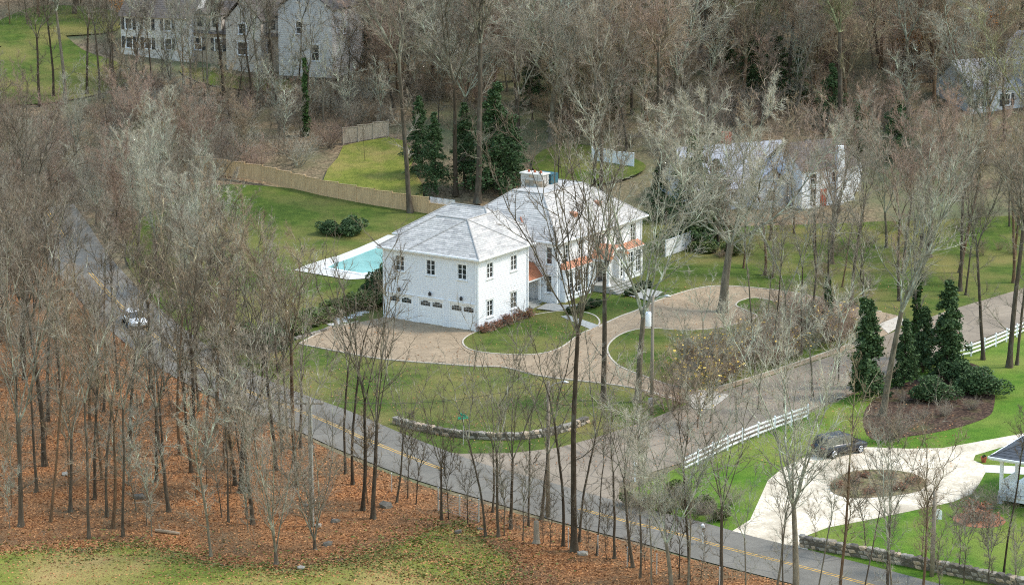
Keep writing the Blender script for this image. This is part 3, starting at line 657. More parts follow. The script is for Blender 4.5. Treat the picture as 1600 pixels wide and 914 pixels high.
def children(rng, P, Rd, Dd, L, n, tmin, ang, ratio, rr, tmax=1.0, taper=.55, rmin=.004):
    N, m = P.shape[0], P.shape[1] - 1
    t = np.linspace(tmin, tmax, n)[None, :] + rng.uniform(-.5, .5, (N, n))*(tmax - tmin)/n; t = np.clip(t, .02, .995)
    f = t*m; i = np.minimum(f.astype(int), m - 1); fr = (f - i)[..., None]; row = np.arange(N)[:, None]
    pos = P[row, i]*(1 - fr) + P[row, i + 1]*fr; rad = Rd[row, i]*(1 - fr[..., 0]) + Rd[row, i + 1]*fr[..., 0]; h = Dd[row, i + 1]
    a, b = perp(h); ph = rng.uniform(0, 6.28, (N, 1)) + np.arange(n)[None, :]*2.4 + rng.uniform(-.5, .5, (N, n))
    th = np.radians(ang)*rng.uniform(.65, 1.3, (N, n))
    d = unit(h*np.cos(th)[..., None] + (a*np.cos(ph)[..., None] + b*np.sin(ph)[..., None])*np.sin(th)[..., None])
    cl = L[:, None]*ratio*(1 - taper*(t - tmin)/max(1e-3, 1 - tmin))*rng.uniform(.6, 1.25, (N, n))
    return pos.reshape(-1, 3), d.reshape(-1, 3), cl.ravel(), np.maximum(rad.ravel()*rr, rmin)
def tubes(P, Rd, k):
    N, n = P.shape[:2]; d = unit(P[:, -1] - P[:, 0]); a, b = perp(d)
    th = np.arange(k)*2*math.pi/k; c, s = np.cos(th), np.sin(th)
    off = a[:, None, :]*c[None, :, None] + b[:, None, :]*s[None, :, None]
    V = P[:, :, None, :] + Rd[:, :, None, None]*off[:, None, :, :]
    base = (np.arange(N)*n*k)[:, None, None]; i = (np.arange(n - 1)*k)[None, :, None]; j = np.arange(k)[None, None, :]; j2 = (j + 1) % k
    q = np.stack([base + i + j, base + i + j2, base + i + k + j2, base + i + k + j], -1).reshape(-1, 4)
    return V.reshape(-1, 3), q
class Parts:
    def __init__(s): s.V = []; s.Q = []; s.M = []; s.n = 0
    def add(s, V, Q, mi): s.V.append(V); s.Q.append(Q + s.n); s.M.append(np.full(len(Q), mi)); s.n += len(V)
    def mesh(s, name, mats, smooth=True): return np_mesh(name, np.concatenate(s.V), np.concatenate(s.Q), mats, np.concatenate(s.M), smooth)
def leaf_quads(rng, pos, size, flat=0.0):
    N = len(pos); d = unit(rng.normal(0, 1, (N, 3)) + np.array([0, 0, flat])); a, b = perp(d); s = (size*rng.uniform(.6, 1.4, N))[:, None]
    V = np.stack([pos - a*s - b*s*.6, pos + a*s - b*s*.6, pos + a*s + b*s*.6, pos - a*s + b*s*.6], 1).reshape(-1, 3)
    return V, np.arange(N*4).reshape(-1, 4)
PROTO = {}
def tree_proto(key, seed, H, r, fork, stems, spread, n2, n3, n4, l2=.42, l3=.42, l4=.72, wander=.055, trop2=.10, leader=False, low=0, twig=.012, leaves=None, n5=0, ang2=42):
    rng = np.random.default_rng(seed)
    # trunk
    fh = H*fork; s = np.zeros((1, 3)); d = unit(np.array([[rng.normal(0, .03), rng.normal(0, .03), 1.0]]))
    top = r*(.42 if stems > 1 else .3)*1.15
    P0, R0, D0 = grow(rng, s, d, np.array([fh]), np.array([r]), np.array([max(top, r*.62)]), 12, wander*.35, .03)
    R0[:, 0] *= 1.5; R0[:, 1] *= 1.08
    tk = Parts(); tk.add(*tubes(P0, R0, 9), 0)
    # main stems
    e = P0[:, -1]; N = stems; ph = rng.uniform(0, 6.28) + np.arange(N)*2*math.pi/max(N, 1) + rng.normal(0, .3, N); th = np.radians(spread)*rng.uniform(.55, 1.25, N)
    if leader: th[0] = .05
    d = np.stack([np.cos(ph)*np.sin(th), np.sin(ph)*np.sin(th), np.cos(th)], -1)
    L = (H - fh)*rng.uniform(.82, 1.08, N)/np.maximum(.7, np.cos(th*.6)); r1 = R0[0, -1]*(1.0/math.sqrt(N))*rng.uniform(.9, 1.35, N)
    st = np.repeat(e, N, 0) - np.array([0, 0, .15])
    P1, R1, D1 = grow(rng, st, d, L, r1, r1*.12 + .006, 9, wander*1.5, .05)
    cr = Parts(); cr.add(*tubes(P1, R1, 6), 0)
    sets2 = [children(rng, P1, R1, D1, L, n2, .12, ang2, l2, .62, rmin=.03)]
    if low: sets2.append(children(rng, P0, R0, D0, np.array([fh*.9]), low, .35, 62, .34, .22))
    s2, d2, L2, r2 = [np.concatenate(x) for x in zip(*sets2)]
    P2, R2, D2 = grow(rng, s2, d2, L2, r2, r2*.2 + .004, 6, wander*2.0, trop2); cr.add(*tubes(P2, R2, 5), 0)
    s3, d3, L3, r3 = children(rng, P2, R2, D2, L2, n3, .15, 40, l3, .6, rmin=.019)
    P3, R3, D3 = grow(rng, s3, d3, L3, r3, r3*.3 + .003, 4, wander*2.2, trop2*.8); cr.add(*tubes(P3, R3, 3), 0)
    # twigs: off the small branches and off the tips of the larger ones
    s4, d4, L4, r4 = children(rng, P3, R3, D3, L3, n4, .12, 38, l4, .6, rmin=twig); L4 = np.maximum(L4, .35)
    a = children(rng, P2, R2, D2, L2, max(3, n3), .45, 40, .3, .35, rmin=twig); s4, d4, L4, r4 = [np.concatenate(x) for x in zip((s4, d4, L4, r4), a)]
    r4 = np.minimum(r4, twig*1.6)
    P4, R4, D4 = grow(rng, s4, d4, L4, r4, r4*.45, 2, wander*1.6, trop2*.9); cr.add(*tubes(P4, R4, 3), 1)
    if n5:
        s5, d5, L5, r5 = children(rng, P4, R4, D4, L4, n5, .2, 34, .62, .8, rmin=twig*.75); P5, R5, D5 = grow(rng, s5, d5, np.maximum(L5, .3), np.minimum(r5, twig), r5*.4, 2, .1, trop2); cr.add(*tubes(P5, R5, 3), 1)
    mats = ['limb', 'twig']
    if leaves:
        tip = P4[:, -1]; tip = tip[rng.random(len(tip)) < leaves[1]]; cr.add(*leaf_quads(rng, tip + rng.normal(0, .12, tip.shape), leaves[2]), 2); mats.append(leaves[0])
    PROTO[key] = (tk.mesh('trunk', ['bark']), cr.mesh('crown', mats), H)
def shrub_proto(key, seed, H, stems, n2, n3, spread, twig=.008, leaves=None, r=.025):
    rng = np.random.default_rng(seed); N = stems
    ph = rng.uniform(0, 6.28, N); th = np.radians(spread)*np.sqrt(rng.uniform(.02, 1, N)); d = np.stack([np.cos(ph)*np.sin(th), np.sin(ph)*np.sin(th), np.cos(th)], -1)
    s = np.stack([rng.normal(0, .22*H/3, N), rng.normal(0, .22*H/3, N), np.full(N, -.05)], -1); L = H*rng.uniform(.6, 1.05, N); r0 = np.full(N, r)*rng.uniform(.6, 1.3, N)
    P1, R1, D1 = grow(rng, s, d, L, r0, r0*.25, 5, .09, .02); cr = Parts(); cr.add(*tubes(P1, R1, 4), 0)
    s2, d2, L2, r2 = children(rng, P1, R1, D1, L, n2, .2, 36, .42, .5, rmin=twig); P2, R2, D2 = grow(rng, s2, d2, L2, r2, r2*.4, 3, .13, .06); cr.add(*tubes(P2, R2, 3), 1)
    s3, d3, L3, r3 = children(rng, P2, R2, D2, L2, n3, .15, 36, .5, .7, rmin=twig*.8); P3, R3, D3 = grow(rng, s3, d3, np.maximum(L3, .2), r3, r3*.5, 2, .13, .05); cr.add(*tubes(P3, R3, 3), 1)
    mats = ['limb', 'twig']
    if leaves:
        tip = P3[:, -1]; tip = tip[rng.random(len(tip)) < leaves[1]]; cr.add(*leaf_quads(rng, tip, leaves[2]), 2); mats.append(leaves[0])
    PROTO[key] = (None, cr.mesh('leafless_shrub', mats), H)
def conifer_proto(key, seed, H, W, n=70):
    rng = np.random.default_rng(seed); P0, R0, D0 = grow(rng, np.zeros((1, 3)), np.array([[0, 0, 1.0]]), np.array([H]), np.array([.2*H/12]), np.array([.02]), 10, .01, .02)
    tk = Parts(); tk.add(*tubes(P0, R0, 7), 0); cr = Parts()
    t = np.sort(rng.uniform(.06, .99, n)); ph = rng.uniform(0, 6.28, n); L = W*(1 - t)**.75*rng.uniform(.4, 1.25, n) + .2
    s = np.stack([np.zeros(n), np.zeros(n), t*H], -1); d = unit(np.stack([np.cos(ph), np.sin(ph), np.full(n, .05)], -1))
    P1, R1, D1 = grow(rng, s, d, L, np.full(n, .04), np.full(n, .008), 5, .06, -.07); cr.add(*tubes(P1, R1, 3), 0)
    s2, d2, L2, r2 = children(rng, P1, R1, D1, L, 10, .12, 55, .45, .5, rmin=.008); P2, R2, D2 = grow(rng, s2, d2, L2, r2, r2*.5, 3, .10, -.08)
    for k in range(3):
        for rep in range(6):
            f = (rep + .5)/6; base = P2[:, k]*(1 - f) + P2[:, k + 1]*f + rng.normal(0, .11, (len(P2), 3)); V, Q = leaf_quads(rng, base, .085, .8); cr.add(V, Q, 1)
    PROTO[key] = (tk.mesh('trunk', ['bark']), cr.mesh('crown', ['bark', 'needles'], False), H)
def leafy_proto(key, seed, rx, ry, rz, n, size, mat, lobes=9, twigs=True):
    """a leafy shrub: leaves spread through several uneven lobes"""
    rng = np.random.default_rng(seed); c = rng.normal(0, .42, (lobes, 3))*np.array([rx, ry, rz]); c[:, 2] = np.abs(c[:, 2]) + rz*.45; rad = rng.uniform(.3, .55, lobes)
    i = rng.integers(0, lobes, n); d = unit(rng.normal(0, 1, (n, 3))); p = c[i] + d*(rad[i]*rng.uniform(.7, 1.05, n))[:, None]*np.array([rx, ry, rz]); p = p[p[:, 2] > .02]
    cr = Parts(); cr.add(*leaf_quads(rng, p, size, .6), 0)
    if twigs:
        q = p[::max(1, len(p)//60)]; N = len(q); P = np.stack([np.zeros((N, 3)), q*.5 + rng.normal(0, .03, q.shape), q], 1); cr.add(*tubes(P, np.tile(np.array([[.02, .012, .005]]), (N, 1)), 3), 1)
    PROTO[key] = (None, cr.mesh('shrub', [mat, 'bark'], False), rz*1.6)
def ivy_mesh(seed, H, r, n):
    rng = np.random.default_rng(seed); z = H*rng.uniform(0, 1, n)**1.25; ph = rng.uniform(0, 6.28, n)
    lump = .55 + .5*np.sin(z*2.1 + ph) + .35*np.sin(z*5.3 - 2*ph + 1); rr = (r + .38*np.abs(lump)*rng.uniform(.2, 1.1, n))*(1 - .55*z/H)
    V, Q = leaf_quads(rng, np.stack([rr*np.cos(ph), rr*np.sin(ph), z], -1), .10, .3)
    return np_mesh('ivy', V, Q, ['ivy'])
for k in range(4): tree_proto(f'tall{k}', 100 + k, 24, (.25, .22, .29, .2)[k], (.48, .54, .60, .40)[k], 3 + k % 3, (19, 24, 16, 30)[k], 13, 7, 7, l2=.36, low=(5, 9, 3, 12)[k], n5=0, wander=(.055, .075, .05, .09)[k])
for k in range(5): tree_proto(f'slim{k}', 200 + k, 18, (.11, .13, .10, .15, .12)[k], (.55, .45, .62, .5, .38)[k], 2 + k % 2, (12, 18, 10, 22, 16)[k], 11, 6, 6, l2=.36, low=(7, 10, 5, 12, 8)[k], n5=0, twig=.010, wander=(.055, .09, .07, .11, .08)[k])
for k in range(3): tree_proto(f'fork{k}', 300 + k, 24, .30, .24 + .07*k, 4 + k % 2, 22, 14, 7, 7, l2=.33, n5=0)
for k in range(2): tree_proto(f'spread{k}', 400 + k, 17, .36, .30, 6, 36, 14, 8, 9, l2=.40, trop2=.09, wander=.09, n5=1, twig=.012)
for k in range(3): tree_proto(f'sparse{k}', 470 + k, 20, (.15, .13, .17)[k], (.42, .52, .34)[k], (3, 2, 4)[k], (15, 12, 19)[k], 9, 4, 3, l2=.36, l3=.5, low=(9, 12, 7)[k], n5=0, twig=.011, wander=(.06, .075, .065)[k])
tree_proto('fan0', 450, 24, .18, .53, 7, 20, 9, 5, 4, l2=.30, low=3, n5=0); tree_proto('fan1', 451, 24, .24, .45, 5, 17, 10, 5, 4, l2=.30, low=3, n5=0)
for k in range(2): tree_proto(f'clump{k}', 500 + k, 18, .20, .05, 5, 15, 13, 7, 7, l2=.25, n5=0)
for k in range(3): tree_proto(f'bushy{k}', 600 + k, 17, .20, .26, 5, 30, 13, 8, 9, l2=.36, n5=0, twig=.012)
for k in range(3): tree_proto(f'sapling{k}', 700 + k, 7, .05, .4, 2, 16, 10, 6, 4, l2=.42, low=6, twig=.007)
tree_proto('orange0', 800, 13, .15, .25, 5, 32, 12, 7, 7, l2=.36, leaves=('orange_leaf', .95, .11)); tree_proto('yellow0', 801, 6, .05, .15, 5, 34, 9, 6, 5, l2=.42, leaves=('yellow_leaf', .07, .075), twig=.007)
for k in range(3): shrub_proto(f'brush{k}', 900 + k, 3.2, 16, 9, 7, 42)
shrub_proto('redbrush', 910, 2.6, 22, 9, 6, 50); shrub_proto('yellowbrush', 911, 3.4, 14, 9, 7, 38, leaves=('yellow_leaf', .10, .075)); shrub_proto('rustbrush', 912, 1.1, 18, 8, 7, 62, leaves=('rust_leaf', .5, .05))
conifer_proto('conifer0', 920, 14, 3.4, 120); conifer_proto('conifer1', 921, 11, 3.8, 110); conifer_proto('conifer2', 922, 7, 2.1, 78)
leafy_proto('boxwood', 930, .55, .55, .6, 1500, .05, 'boxwood', 5); leafy_proto('laurel', 931, 1.5, 1.3, 1.3, 4200, .075, 'laurel', 12); leafy_proto('yew', 932, 1.9, 1.6, 1.5, 5200, .075, 'needles', 14); leafy_proto('hedge_bush', 933, 1.1, 1.0, .8, 2600, .07, 'laurel', 9)

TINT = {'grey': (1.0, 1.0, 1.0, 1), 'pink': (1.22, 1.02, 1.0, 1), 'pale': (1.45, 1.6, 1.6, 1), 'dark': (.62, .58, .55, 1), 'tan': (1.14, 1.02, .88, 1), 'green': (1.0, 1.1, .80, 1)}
def plant(key, p, h, label, cat, name, group=None, tint='grey', lean=(0, 0), rotz=None, wide=1.0, trunk_tint=None, ivy=None, kids=True):
    """one tree or shrub of its own: an Empty at its foot with trunk and crown, or a single mesh for a shrub"""
    tm, cm, H = PROTO[key]; s = h/H; rz = R.uniform(0, 6.28) if rotz is None else rotz
    rot = (Euler((0, 0, rz)).to_matrix()).to_euler()
    q = Euler((lean[1], lean[0], 0)).to_matrix() @ Euler((0, 0, rz)).to_matrix()
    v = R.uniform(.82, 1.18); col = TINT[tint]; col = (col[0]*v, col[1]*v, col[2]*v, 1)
    if tm is None:
        o = link(name, cm, None, p); o.scale = (s*wide, s*wide, s); o.rotation_euler = q.to_euler(); o.color = col
        return tag(o, label, cat, group)
    o = thing(name, label, cat, p, 0, group); o.rotation_euler = q.to_euler(); o.scale = (s*wide, s*wide, s)
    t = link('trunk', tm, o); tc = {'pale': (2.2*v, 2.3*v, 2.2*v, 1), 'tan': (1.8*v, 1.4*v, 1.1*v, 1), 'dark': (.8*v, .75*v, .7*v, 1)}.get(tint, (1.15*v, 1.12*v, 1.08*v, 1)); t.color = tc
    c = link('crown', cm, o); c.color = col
    if ivy:
        i = link('ivy', ivy_mesh(R.randint(0, 999), ivy[0]/s, ivy[1]/s, ivy[2]), o)
    return o
def lean_to(dx_px, dy_px):                                    # sideways lean seen in the picture, as a tilt about the view direction
    return (math.atan2(dx_px, dy_px), 0.0)
# (kind, foot x, foot y, top y, sideways drift of the top in px, tint, label)
TREES = [
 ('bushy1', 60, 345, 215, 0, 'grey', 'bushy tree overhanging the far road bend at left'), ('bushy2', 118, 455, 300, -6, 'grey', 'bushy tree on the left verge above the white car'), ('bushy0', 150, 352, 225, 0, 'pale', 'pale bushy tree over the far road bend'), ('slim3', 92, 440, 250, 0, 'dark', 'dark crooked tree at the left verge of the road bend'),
 ('sparse2', 846, 812, 500, 14, 'grey', 'crooked slim tree just left of the street lamp pole'), ('sparse0', 770, 800, 560, -10, 'grey', 'slim tree across the road from the green sign'), ('sparse2', 690, 812, 560, 10, 'dark', 'dark twisted tree between the metal fence posts'),
 ('sparse1', 905, 846, 520, 22, 'grey', 'thin tree leaning right beside the tallest trunk'), ('slim3', 960, 872, 600, 18, 'grey', 'bent slim tree on the verge behind the thin sapling tree'), ('sparse1', 540, 740, 420, -8, 'grey', 'grey tree behind the leftmost of three straight trunks'), ('sparse2', 470, 700, 400, 10, 'grey', 'crooked grey tree on the far verge above the cable guard pole'), ('sparse0', 450, 676, 390, -8, 'pale', 'pale slim tree on the far verge left of the paved court'),
 ('tall3', 925, 330, 20, 0, 'grey', 'wide branched tree behind the ridge right of the chimney'), ('tall3', 800, 262, -30, 0, 'grey', 'wide branched tree behind the chimney at left'), ('tall3', 1060, 345, 60, 8, 'grey', 'wide branched tree over the white panel fence'), ('tall3', 1195, 430, 150, 0, 'tan', 'wide branched brown tree on the lawn right of the paved court'), ('tall1', 1330, 480, 170, 8, 'grey', 'tall tree where the drive meets the side street'), ('tall3', 1405, 470, 150, 0, 'pink', 'wide branched pinkish tree across the drive apron'), ('tall0', 1500, 455, 150, 0, 'grey', 'tall tree on the grass above the side street at right'),
 ('fan0', 897, 861, 195, -22, 'dark', 'tallest dark trunk with a high fork, in front of the nook beside the garage'),
 ('sparse1', 880, 853, 470, 0, 'dark', 'thin dark tree right beside the tallest forked trunk at the roadside'),
 ('fan1', 943, 626, 175, 0, 'grey', 'straight grey tree on the front lawn before the portico steps'),
 ('fork1', 996, 628, 180, 45, 'pale', 'pale leaning tree just left of the pole with the white transformer'),
 ('spread0', 1128, 488, 125, 20, 'pale', 'broad lichen pale tree standing in the paved court right of the house'),
 ('fork2', 1378, 650, 205, 60, 'pale', 'big leaning grey tree beside the ivy covered trunks at the mulch bed'),
 ('tall1', 1536, 562, 240, -30, 'grey', 'dark leaning trunk just inside the white rail fence at right'),
 ('tall2', 1577, 574, 215, -10, 'grey', 'left of two straight trunks by the rail fence at the right edge'),
 ('slim1', 1589, 570, 230, 6, 'grey', 'right of two straight trunks by the rail fence at the right edge'),
 ('fork1', 1243, 935, 480, 10, 'pale', 'large grey green many stemmed tree before the gravel drive entrance'),
 ('sparse1', 1312, 925, 545, 25, 'tan', 'crooked brown trunk crossing the gravel drive beside the many stemmed tree'),
 ('bushy0', 1050, 932, 600, -15, 'pale', 'low lichen covered tree with branches reaching out over the road'),
 ('sparse2', 1126, 914, 540, 5, 'grey', 'upright tree at the roadside in front of the gravel drive mouth'),
 ('slim0', 1077, 908, 560, -10, 'dark', 'dark slender trunk between the lichen covered tree and the road'),
 ('sparse0', 989, 886, 545, -28, 'grey', 'slim leaning tree on the near verge left of the lichen covered tree'),
 ('slim2', 932, 868, 640, 5, 'grey', 'thin sapling tree on the leaf covered verge right of the tallest trunk'),
 ('sparse2', 1386, 925, 620, 12, 'grey', 'slender tree with a low fork before the oval planting bed'),
 ('slim1', 1442, 925, 630, 20, 'tan', 'thin twiggy tree standing over the stone wall beside the wooden pole'),
 ('slim2', 1568, 900, 590, 20, 'dark', 'curved dark trunk in the lower right corner by the porch'),
 ('sparse1', 551, 757, 395, 0, 'dark', 'leftmost of three straight trunks in front of the paved court'),
 ('sparse0', 567, 797, 385, -6, 'dark', 'middle of three straight trunks in front of the paved court'),
 ('sparse2', 583, 810, 375, 25, 'dark', 'rightmost and thickest of three straight trunks before the paved court'),
 ('sparse0', 620, 785, 545, 12, 'grey', 'small slender tree on the verge left of the stone wall end'),
 ('sapling0', 637, 778, 640, 5, 'grey', 'little sapling on the verge below the end of the stone wall'),
 ('sapling1', 650, 788, 660, 14, 'dark', 'bushy small tree by the metal fence posts at the road'),
 ('sparse1', 759, 838, 540, -28, 'grey', 'left stem of the trunk cluster at the roadside below the green sign'),
 ('sparse0', 779, 838, 520, -6, 'grey', 'middle stem of the trunk cluster at the roadside below the green sign'),
 ('sparse2', 798, 826, 500, -4, 'dark', 'thickest dark stem of the trunk cluster at the roadside below the green sign'),
 ('sparse1', 826, 822, 560, 2, 'grey', 'thin pole like tree between the trunk cluster and the cut stump'),
 ('clump0', 432, 880, 520, 0, 'grey', 'clump of grey stems at the edge of the mown grass'),
 ('clump1', 492, 858, 560, 8, 'grey', 'clump of thin stems around the grey boulders at the wood edge'),
 ('slim1', 330, 869, 560, -16, 'pale', 'crooked mossy trunk standing apart at the edge of the leaf litter'),
 ('fork1', 377, 769, 430, -20, 'dark', 'thick forked tree in the wood just below the road'),
 ('slim2', 386, 810, 500, 0, 'grey', 'dark straight trunk with a mossy foot in the left wood'),
 ('slim0', 357, 816, 540, 0, 'grey', 'very thin stem beside the forked tree in the left wood'),
 ('sparse0', 299, 738, 400, 0, 'dark', 'stout straight trunk in the middle of the left wood'),
 ('sparse2', 244, 752, 420, 0, 'dark', 'stout trunk with a small boulder at its foot in the left wood'),
 ('slim1', 254, 704, 440, 0, 'grey', 'slender trunk close behind the stout one in the left wood'),
 ('sparse2', 33, 822, 330, -10, 'grey', 'mossy thick trunk near the left edge of the picture'),
 ('tall1', 70, 728, 300, 0, 'dark', 'very dark thick trunk in the left wood near the picture edge'),
 ('slim2', 79, 815, 430, 35, 'tan', 'brown leaning trunk crossing another at far left'),
 ('slim0', 139, 841, 450, 0, 'grey', 'thin straight stem, first of the row of four at the wood edge'),
 ('sparse1', 167, 807, 440, 4, 'grey', 'straight stem, second of the row of four at the wood edge'),
 ('sparse0', 177, 825, 430, 0, 'tan', 'smooth brown stem, third of the row of four at the wood edge'),
 ('slim0', 192, 838, 470, 10, 'grey', 'thin stem leaning right, last of the row of four at the wood edge'),
 ('slim1', 148, 780, 420, 6, 'dark', 'bent dark stem behind the row of four at the wood edge'),
 ('sapling2', 237, 838, 690, 6, 'pale', 'small pale sapling with spreading twigs by the fallen log'),
 ('slim0', 184, 612, 330, 0, 'dark', 'dark trunk on the verge left of the white car'),
 ('tall0', 236, 606, 330, 0, 'dark', 'dark trunk on the verge just right of the white car'),
 ('slim2', 256, 612, 360, 4, 'dark', 'second dark trunk right of the white car'),
 ('fork2', 372, 640, 300, -20, 'dark', 'dark forked tree on the far verge of the road below the pool lawn'),
 ('sparse2', 408, 632, 350, 10, 'grey', 'grey forked tree on the far verge right of the dark forked one'),
 ('bushy1', 305, 540, 290, 0, 'pale', 'spreading pale tree at the corner of the pool lawn'),
 ('slim1', 348, 556, 310, -6, 'grey', 'slim tree beside the dark hedge of the pool lawn'),
 ('tall0', 62, 166, -60, -4, 'dark', 'dark leaning trunk, left of the group on the left hill lawn'),
 ('tall1', 84, 152, -70, 6, 'dark', 'dark trunk in the middle of the group on the left hill lawn'),
 ('tall2', 102, 162, -80, -4, 'pale', 'pale lichen trunk right of the group on the left hill lawn'),
 ('tall0', 136, 148, -70, 0, 'dark', 'straight dark trunk at the right end of the left hill lawn'),
 ('tall1', 156, 156, -60, 4, 'grey', 'grey trunk at the right end of the left hill lawn'),
 ('tall1', 641, 333, -110, -30, 'grey', 'tall leaning tree at the end of the cedar board fence'),
 ('tall2', 746, 318, -100, 0, 'grey', 'straight tall tree rising behind the garage roof ridge'),
 ('tall0', 712, 305, -60, 4, 'dark', 'dark tree standing among the evergreens behind the garage roof'),
 ('slim2', 570, 252, 190, 2, 'dark', 'small lone tree on the mown clearing behind the cedar fence'),
 ('tall1', 940, 300, -40, 0, 'grey', 'tall tree behind the main roof ridge'),
 ('slim0', 872, 300, 60, 0, 'grey', 'slender tree behind the stone chimney'),
 ('bushy2', 1040, 352, 150, 0, 'grey', 'bushy crowned tree behind the right end of the house'),
 ('fork2', 1300, 412, 165, 0, 'pink', 'broad pink grey tree in front of the white neighbouring house'),
 ('spread1', 1450, 402, 150, 0, 'pink', 'widest pink grey crown at the right of the side street'),
 ('bushy0', 1385, 388, 170, 0, 'pale', 'pale branched tree left of the widest pink crown'),
]
for (k, x, y, t, dx, tint, lab) in TREES:
    p = at(x, y); h = height_to(p, t); plant(k, p, h, lab, 'tree', 'bare_tree', None, tint, lean_to(dx, y - t))
# ivy and evergreens with a place of their own
for (x, y, t, iv, lab) in ((478, 212, -30, 9.5, 'tree with a dark ivy covered trunk before the white gabled house'), (1346, 606, 250, 8.0, 'ivy covered trunk left of the leaning tree by the mulch bed'),
                           (1292, 532, 220, 6.0, 'ivy covered trunk standing on the drive island'), (1430, 560, 200, 9.0, 'ivy covered trunk behind the leaning tree at the side street'), (1268, 520, 260, 3.0, 'slim trunk with a little ivy at its foot on the drive island')):
    p = at(x, y); plant('slim1', p, height_to(p, t), lab, 'tree', 'ivy_clad_tree', None, 'grey', (0, 0), ivy=(iv, .22, 2600))
for (k, x, y, t, lab) in (('conifer2', 1478, 592, 440, 'dark cone shaped evergreen at the corner of the mulch bed'), ('conifer2', 1412, 604, 500, 'smaller dark evergreen left of the cone shaped one'), ('conifer2', 1442, 582, 480, 'dark evergreen wedged between two others at the street'),
                          ('conifer2', 1352, 622, 470, 'ragged evergreen at the foot of the ivy covered trunk'), ('conifer0', 680, 300, 175, 'left evergreen of the dark row behind the garage'), ('conifer0', 725, 292, 160, 'tall middle evergreen of the dark row behind the garage'), ('conifer1', 775, 300, 130, 'evergreen behind the garage ridge, highest of the row'),
                          ('conifer1', 800, 285, 190, 'evergreen just left of the stone chimney'), ('conifer0', 655, 275, 150, 'evergreen at the back of the mown clearing'), ('conifer1', 1082, 386, 215, 'dark spreading evergreen beside the white fence panels'), ('conifer1', 1118, 372, 250, 'dark evergreen right of the white fence panels'), ('conifer1', 1030, 345, 255, 'evergreen peeping over the right end of the main roof'),
                          ('conifer1', 1210, 160, 50, 'evergreen deep in the wood above the blue grey roof'), ('conifer0', 1250, 165, 65, 'evergreen in the wood above the white neighbouring house'), ('conifer0', 860, 140, 30, 'left evergreen in the wood straight above the chimney'), ('conifer1', 930, 130, 40, 'right evergreen in the wood above the main roof'), ('conifer0', 500, 110, 10, 'evergreen beside the white gabled house'), ('conifer0', 570, 95, -20, 'evergreen right of the white gabled house'),
                          ('conifer1', 1400, 250, 150, 'shaded evergreen between the pink crowned trees'), ('conifer0', 832, 165, 60, 'dark evergreen just above the chimney lawn at left'), ('conifer1', 905, 172, 85, 'dark evergreen just above the chimney lawn at right'), ('conifer0', 962, 180, 70, 'dark evergreen in the wood above the portico'), ('conifer1', 1172, 150, 60, 'dark evergreen left of the two above the white neighbour'), ('conifer1', 1298, 196, 100, 'dark evergreen right of the two above the white neighbour'), ('conifer1', 1340, 240, 150, 'dark evergreen just right of the white neighbour'), ('conifer1', 1130, 110, 20, 'evergreen near the top of the wood right of centre')):
    p = at(x, y); plant(k, p, height_to(p, t), lab, 'evergreen', 'evergreen_tree', wide=.8 if k == 'conifer2' else 1.0)
# the woods: trees nobody could tell apart, each still a tree
def blocked(p, extra=0): return any(inside(p, q) for q in KEEP)
KINDW = {'tall': 'straight', 'slim': 'slim', 'sparse': 'sparse', 'fork': 'forked', 'bushy': 'broad crowned', 'sapling': '', 'brush': '', 'redbrush': 'dense'}
TINTW = {'grey': 'grey', 'pink': 'pinkish', 'pale': 'pale', 'tan': 'brownish', 'dark': 'dark', 'green': 'greenish'}
def describe(label, p, key, h, hr, tint):
    """label = (noun phrase, [(px limit, place words), ...]): size, colour, habit and the landmark it stands near"""
    if isinstance(label, str): return label
    noun, places = label; x, y = to_px((p.x, p.y, terrain(p.x, p.y))); k = KINDW.get(key.rstrip('0123456789'), ''); f = (h - hr[0])/(hr[1] - hr[0])
    size = 'low' if f < .33 else 'high' if f > .67 else 'middling'; place = next(w for (lim, w) in places if x < lim)
    if not isinstance(place, str): place = next(w for (lim, w) in place if y < lim)
    return ' '.join(f'{size} {TINTW[tint]} {k} {noun} {place}'.split())
E9 = 9999
HILLP = [(170, [(110, 'at the top left corner'), (E9, 'on the slope below the left hill lawn')]), (540, [(60, 'behind the large pale house'), (E9, 'on the slope below the large pale house')]), (700, [(100, 'high above the back clearing'), (E9, 'right of the weathered board fence')]),
         (830, [(100, 'high above the garage roof'), (E9, 'close behind the evergreen row')]), (960, [(100, 'high above the chimney'), (E9, 'close behind the chimney lawn')]), (1090, [(100, 'at the top above the portico'), (E9, 'behind the main block roof')]),
         (1240, [(100, 'at the top above the blue grey roof'), (E9, 'close behind the blue grey roof')]), (1370, [(100, 'at the top above the white neighbour'), (E9, 'close behind the white neighbour')]), (1500, [(110, 'beside the orange leaved trees'), (E9, 'above the widest pink crown')]), (E9, [(150, 'around the top right grey house'), (E9, 'below the top right grey house')])]
LEFTP = [(90, [(620, 'deep in the wood at left edge'), (E9, 'in the litter at the left edge')]), (190, [(640, 'left of the white car'), (E9, 'near the row of four stems')]), (290, [(690, 'below the white car'), (E9, 'near the boulder in the litter')]), (380, [(720, 'along the road below the bank'), (E9, 'near the mossy crooked trunk')]), (480, [(740, 'on the verge below the forked trees'), (E9, 'near the grey clump of stems')]), (E9, 'near the pole with the cable guard')]
BENDP = [(110, [(300, 'above the road bend at left edge'), (E9, 'left of the road bend')]), (230, [(250, 'below the left hill lawn'), (E9, 'right beside the road bend')]), (350, [(230, 'below the pale hill house'), (E9, 'beyond the pool lawn corner')]), (E9, 'just behind the cedar fence')]
BANKP = [(260, 'nearest the white car'), (330, 'left of the dark hedge'), (E9, 'beside the forked verge trees')]
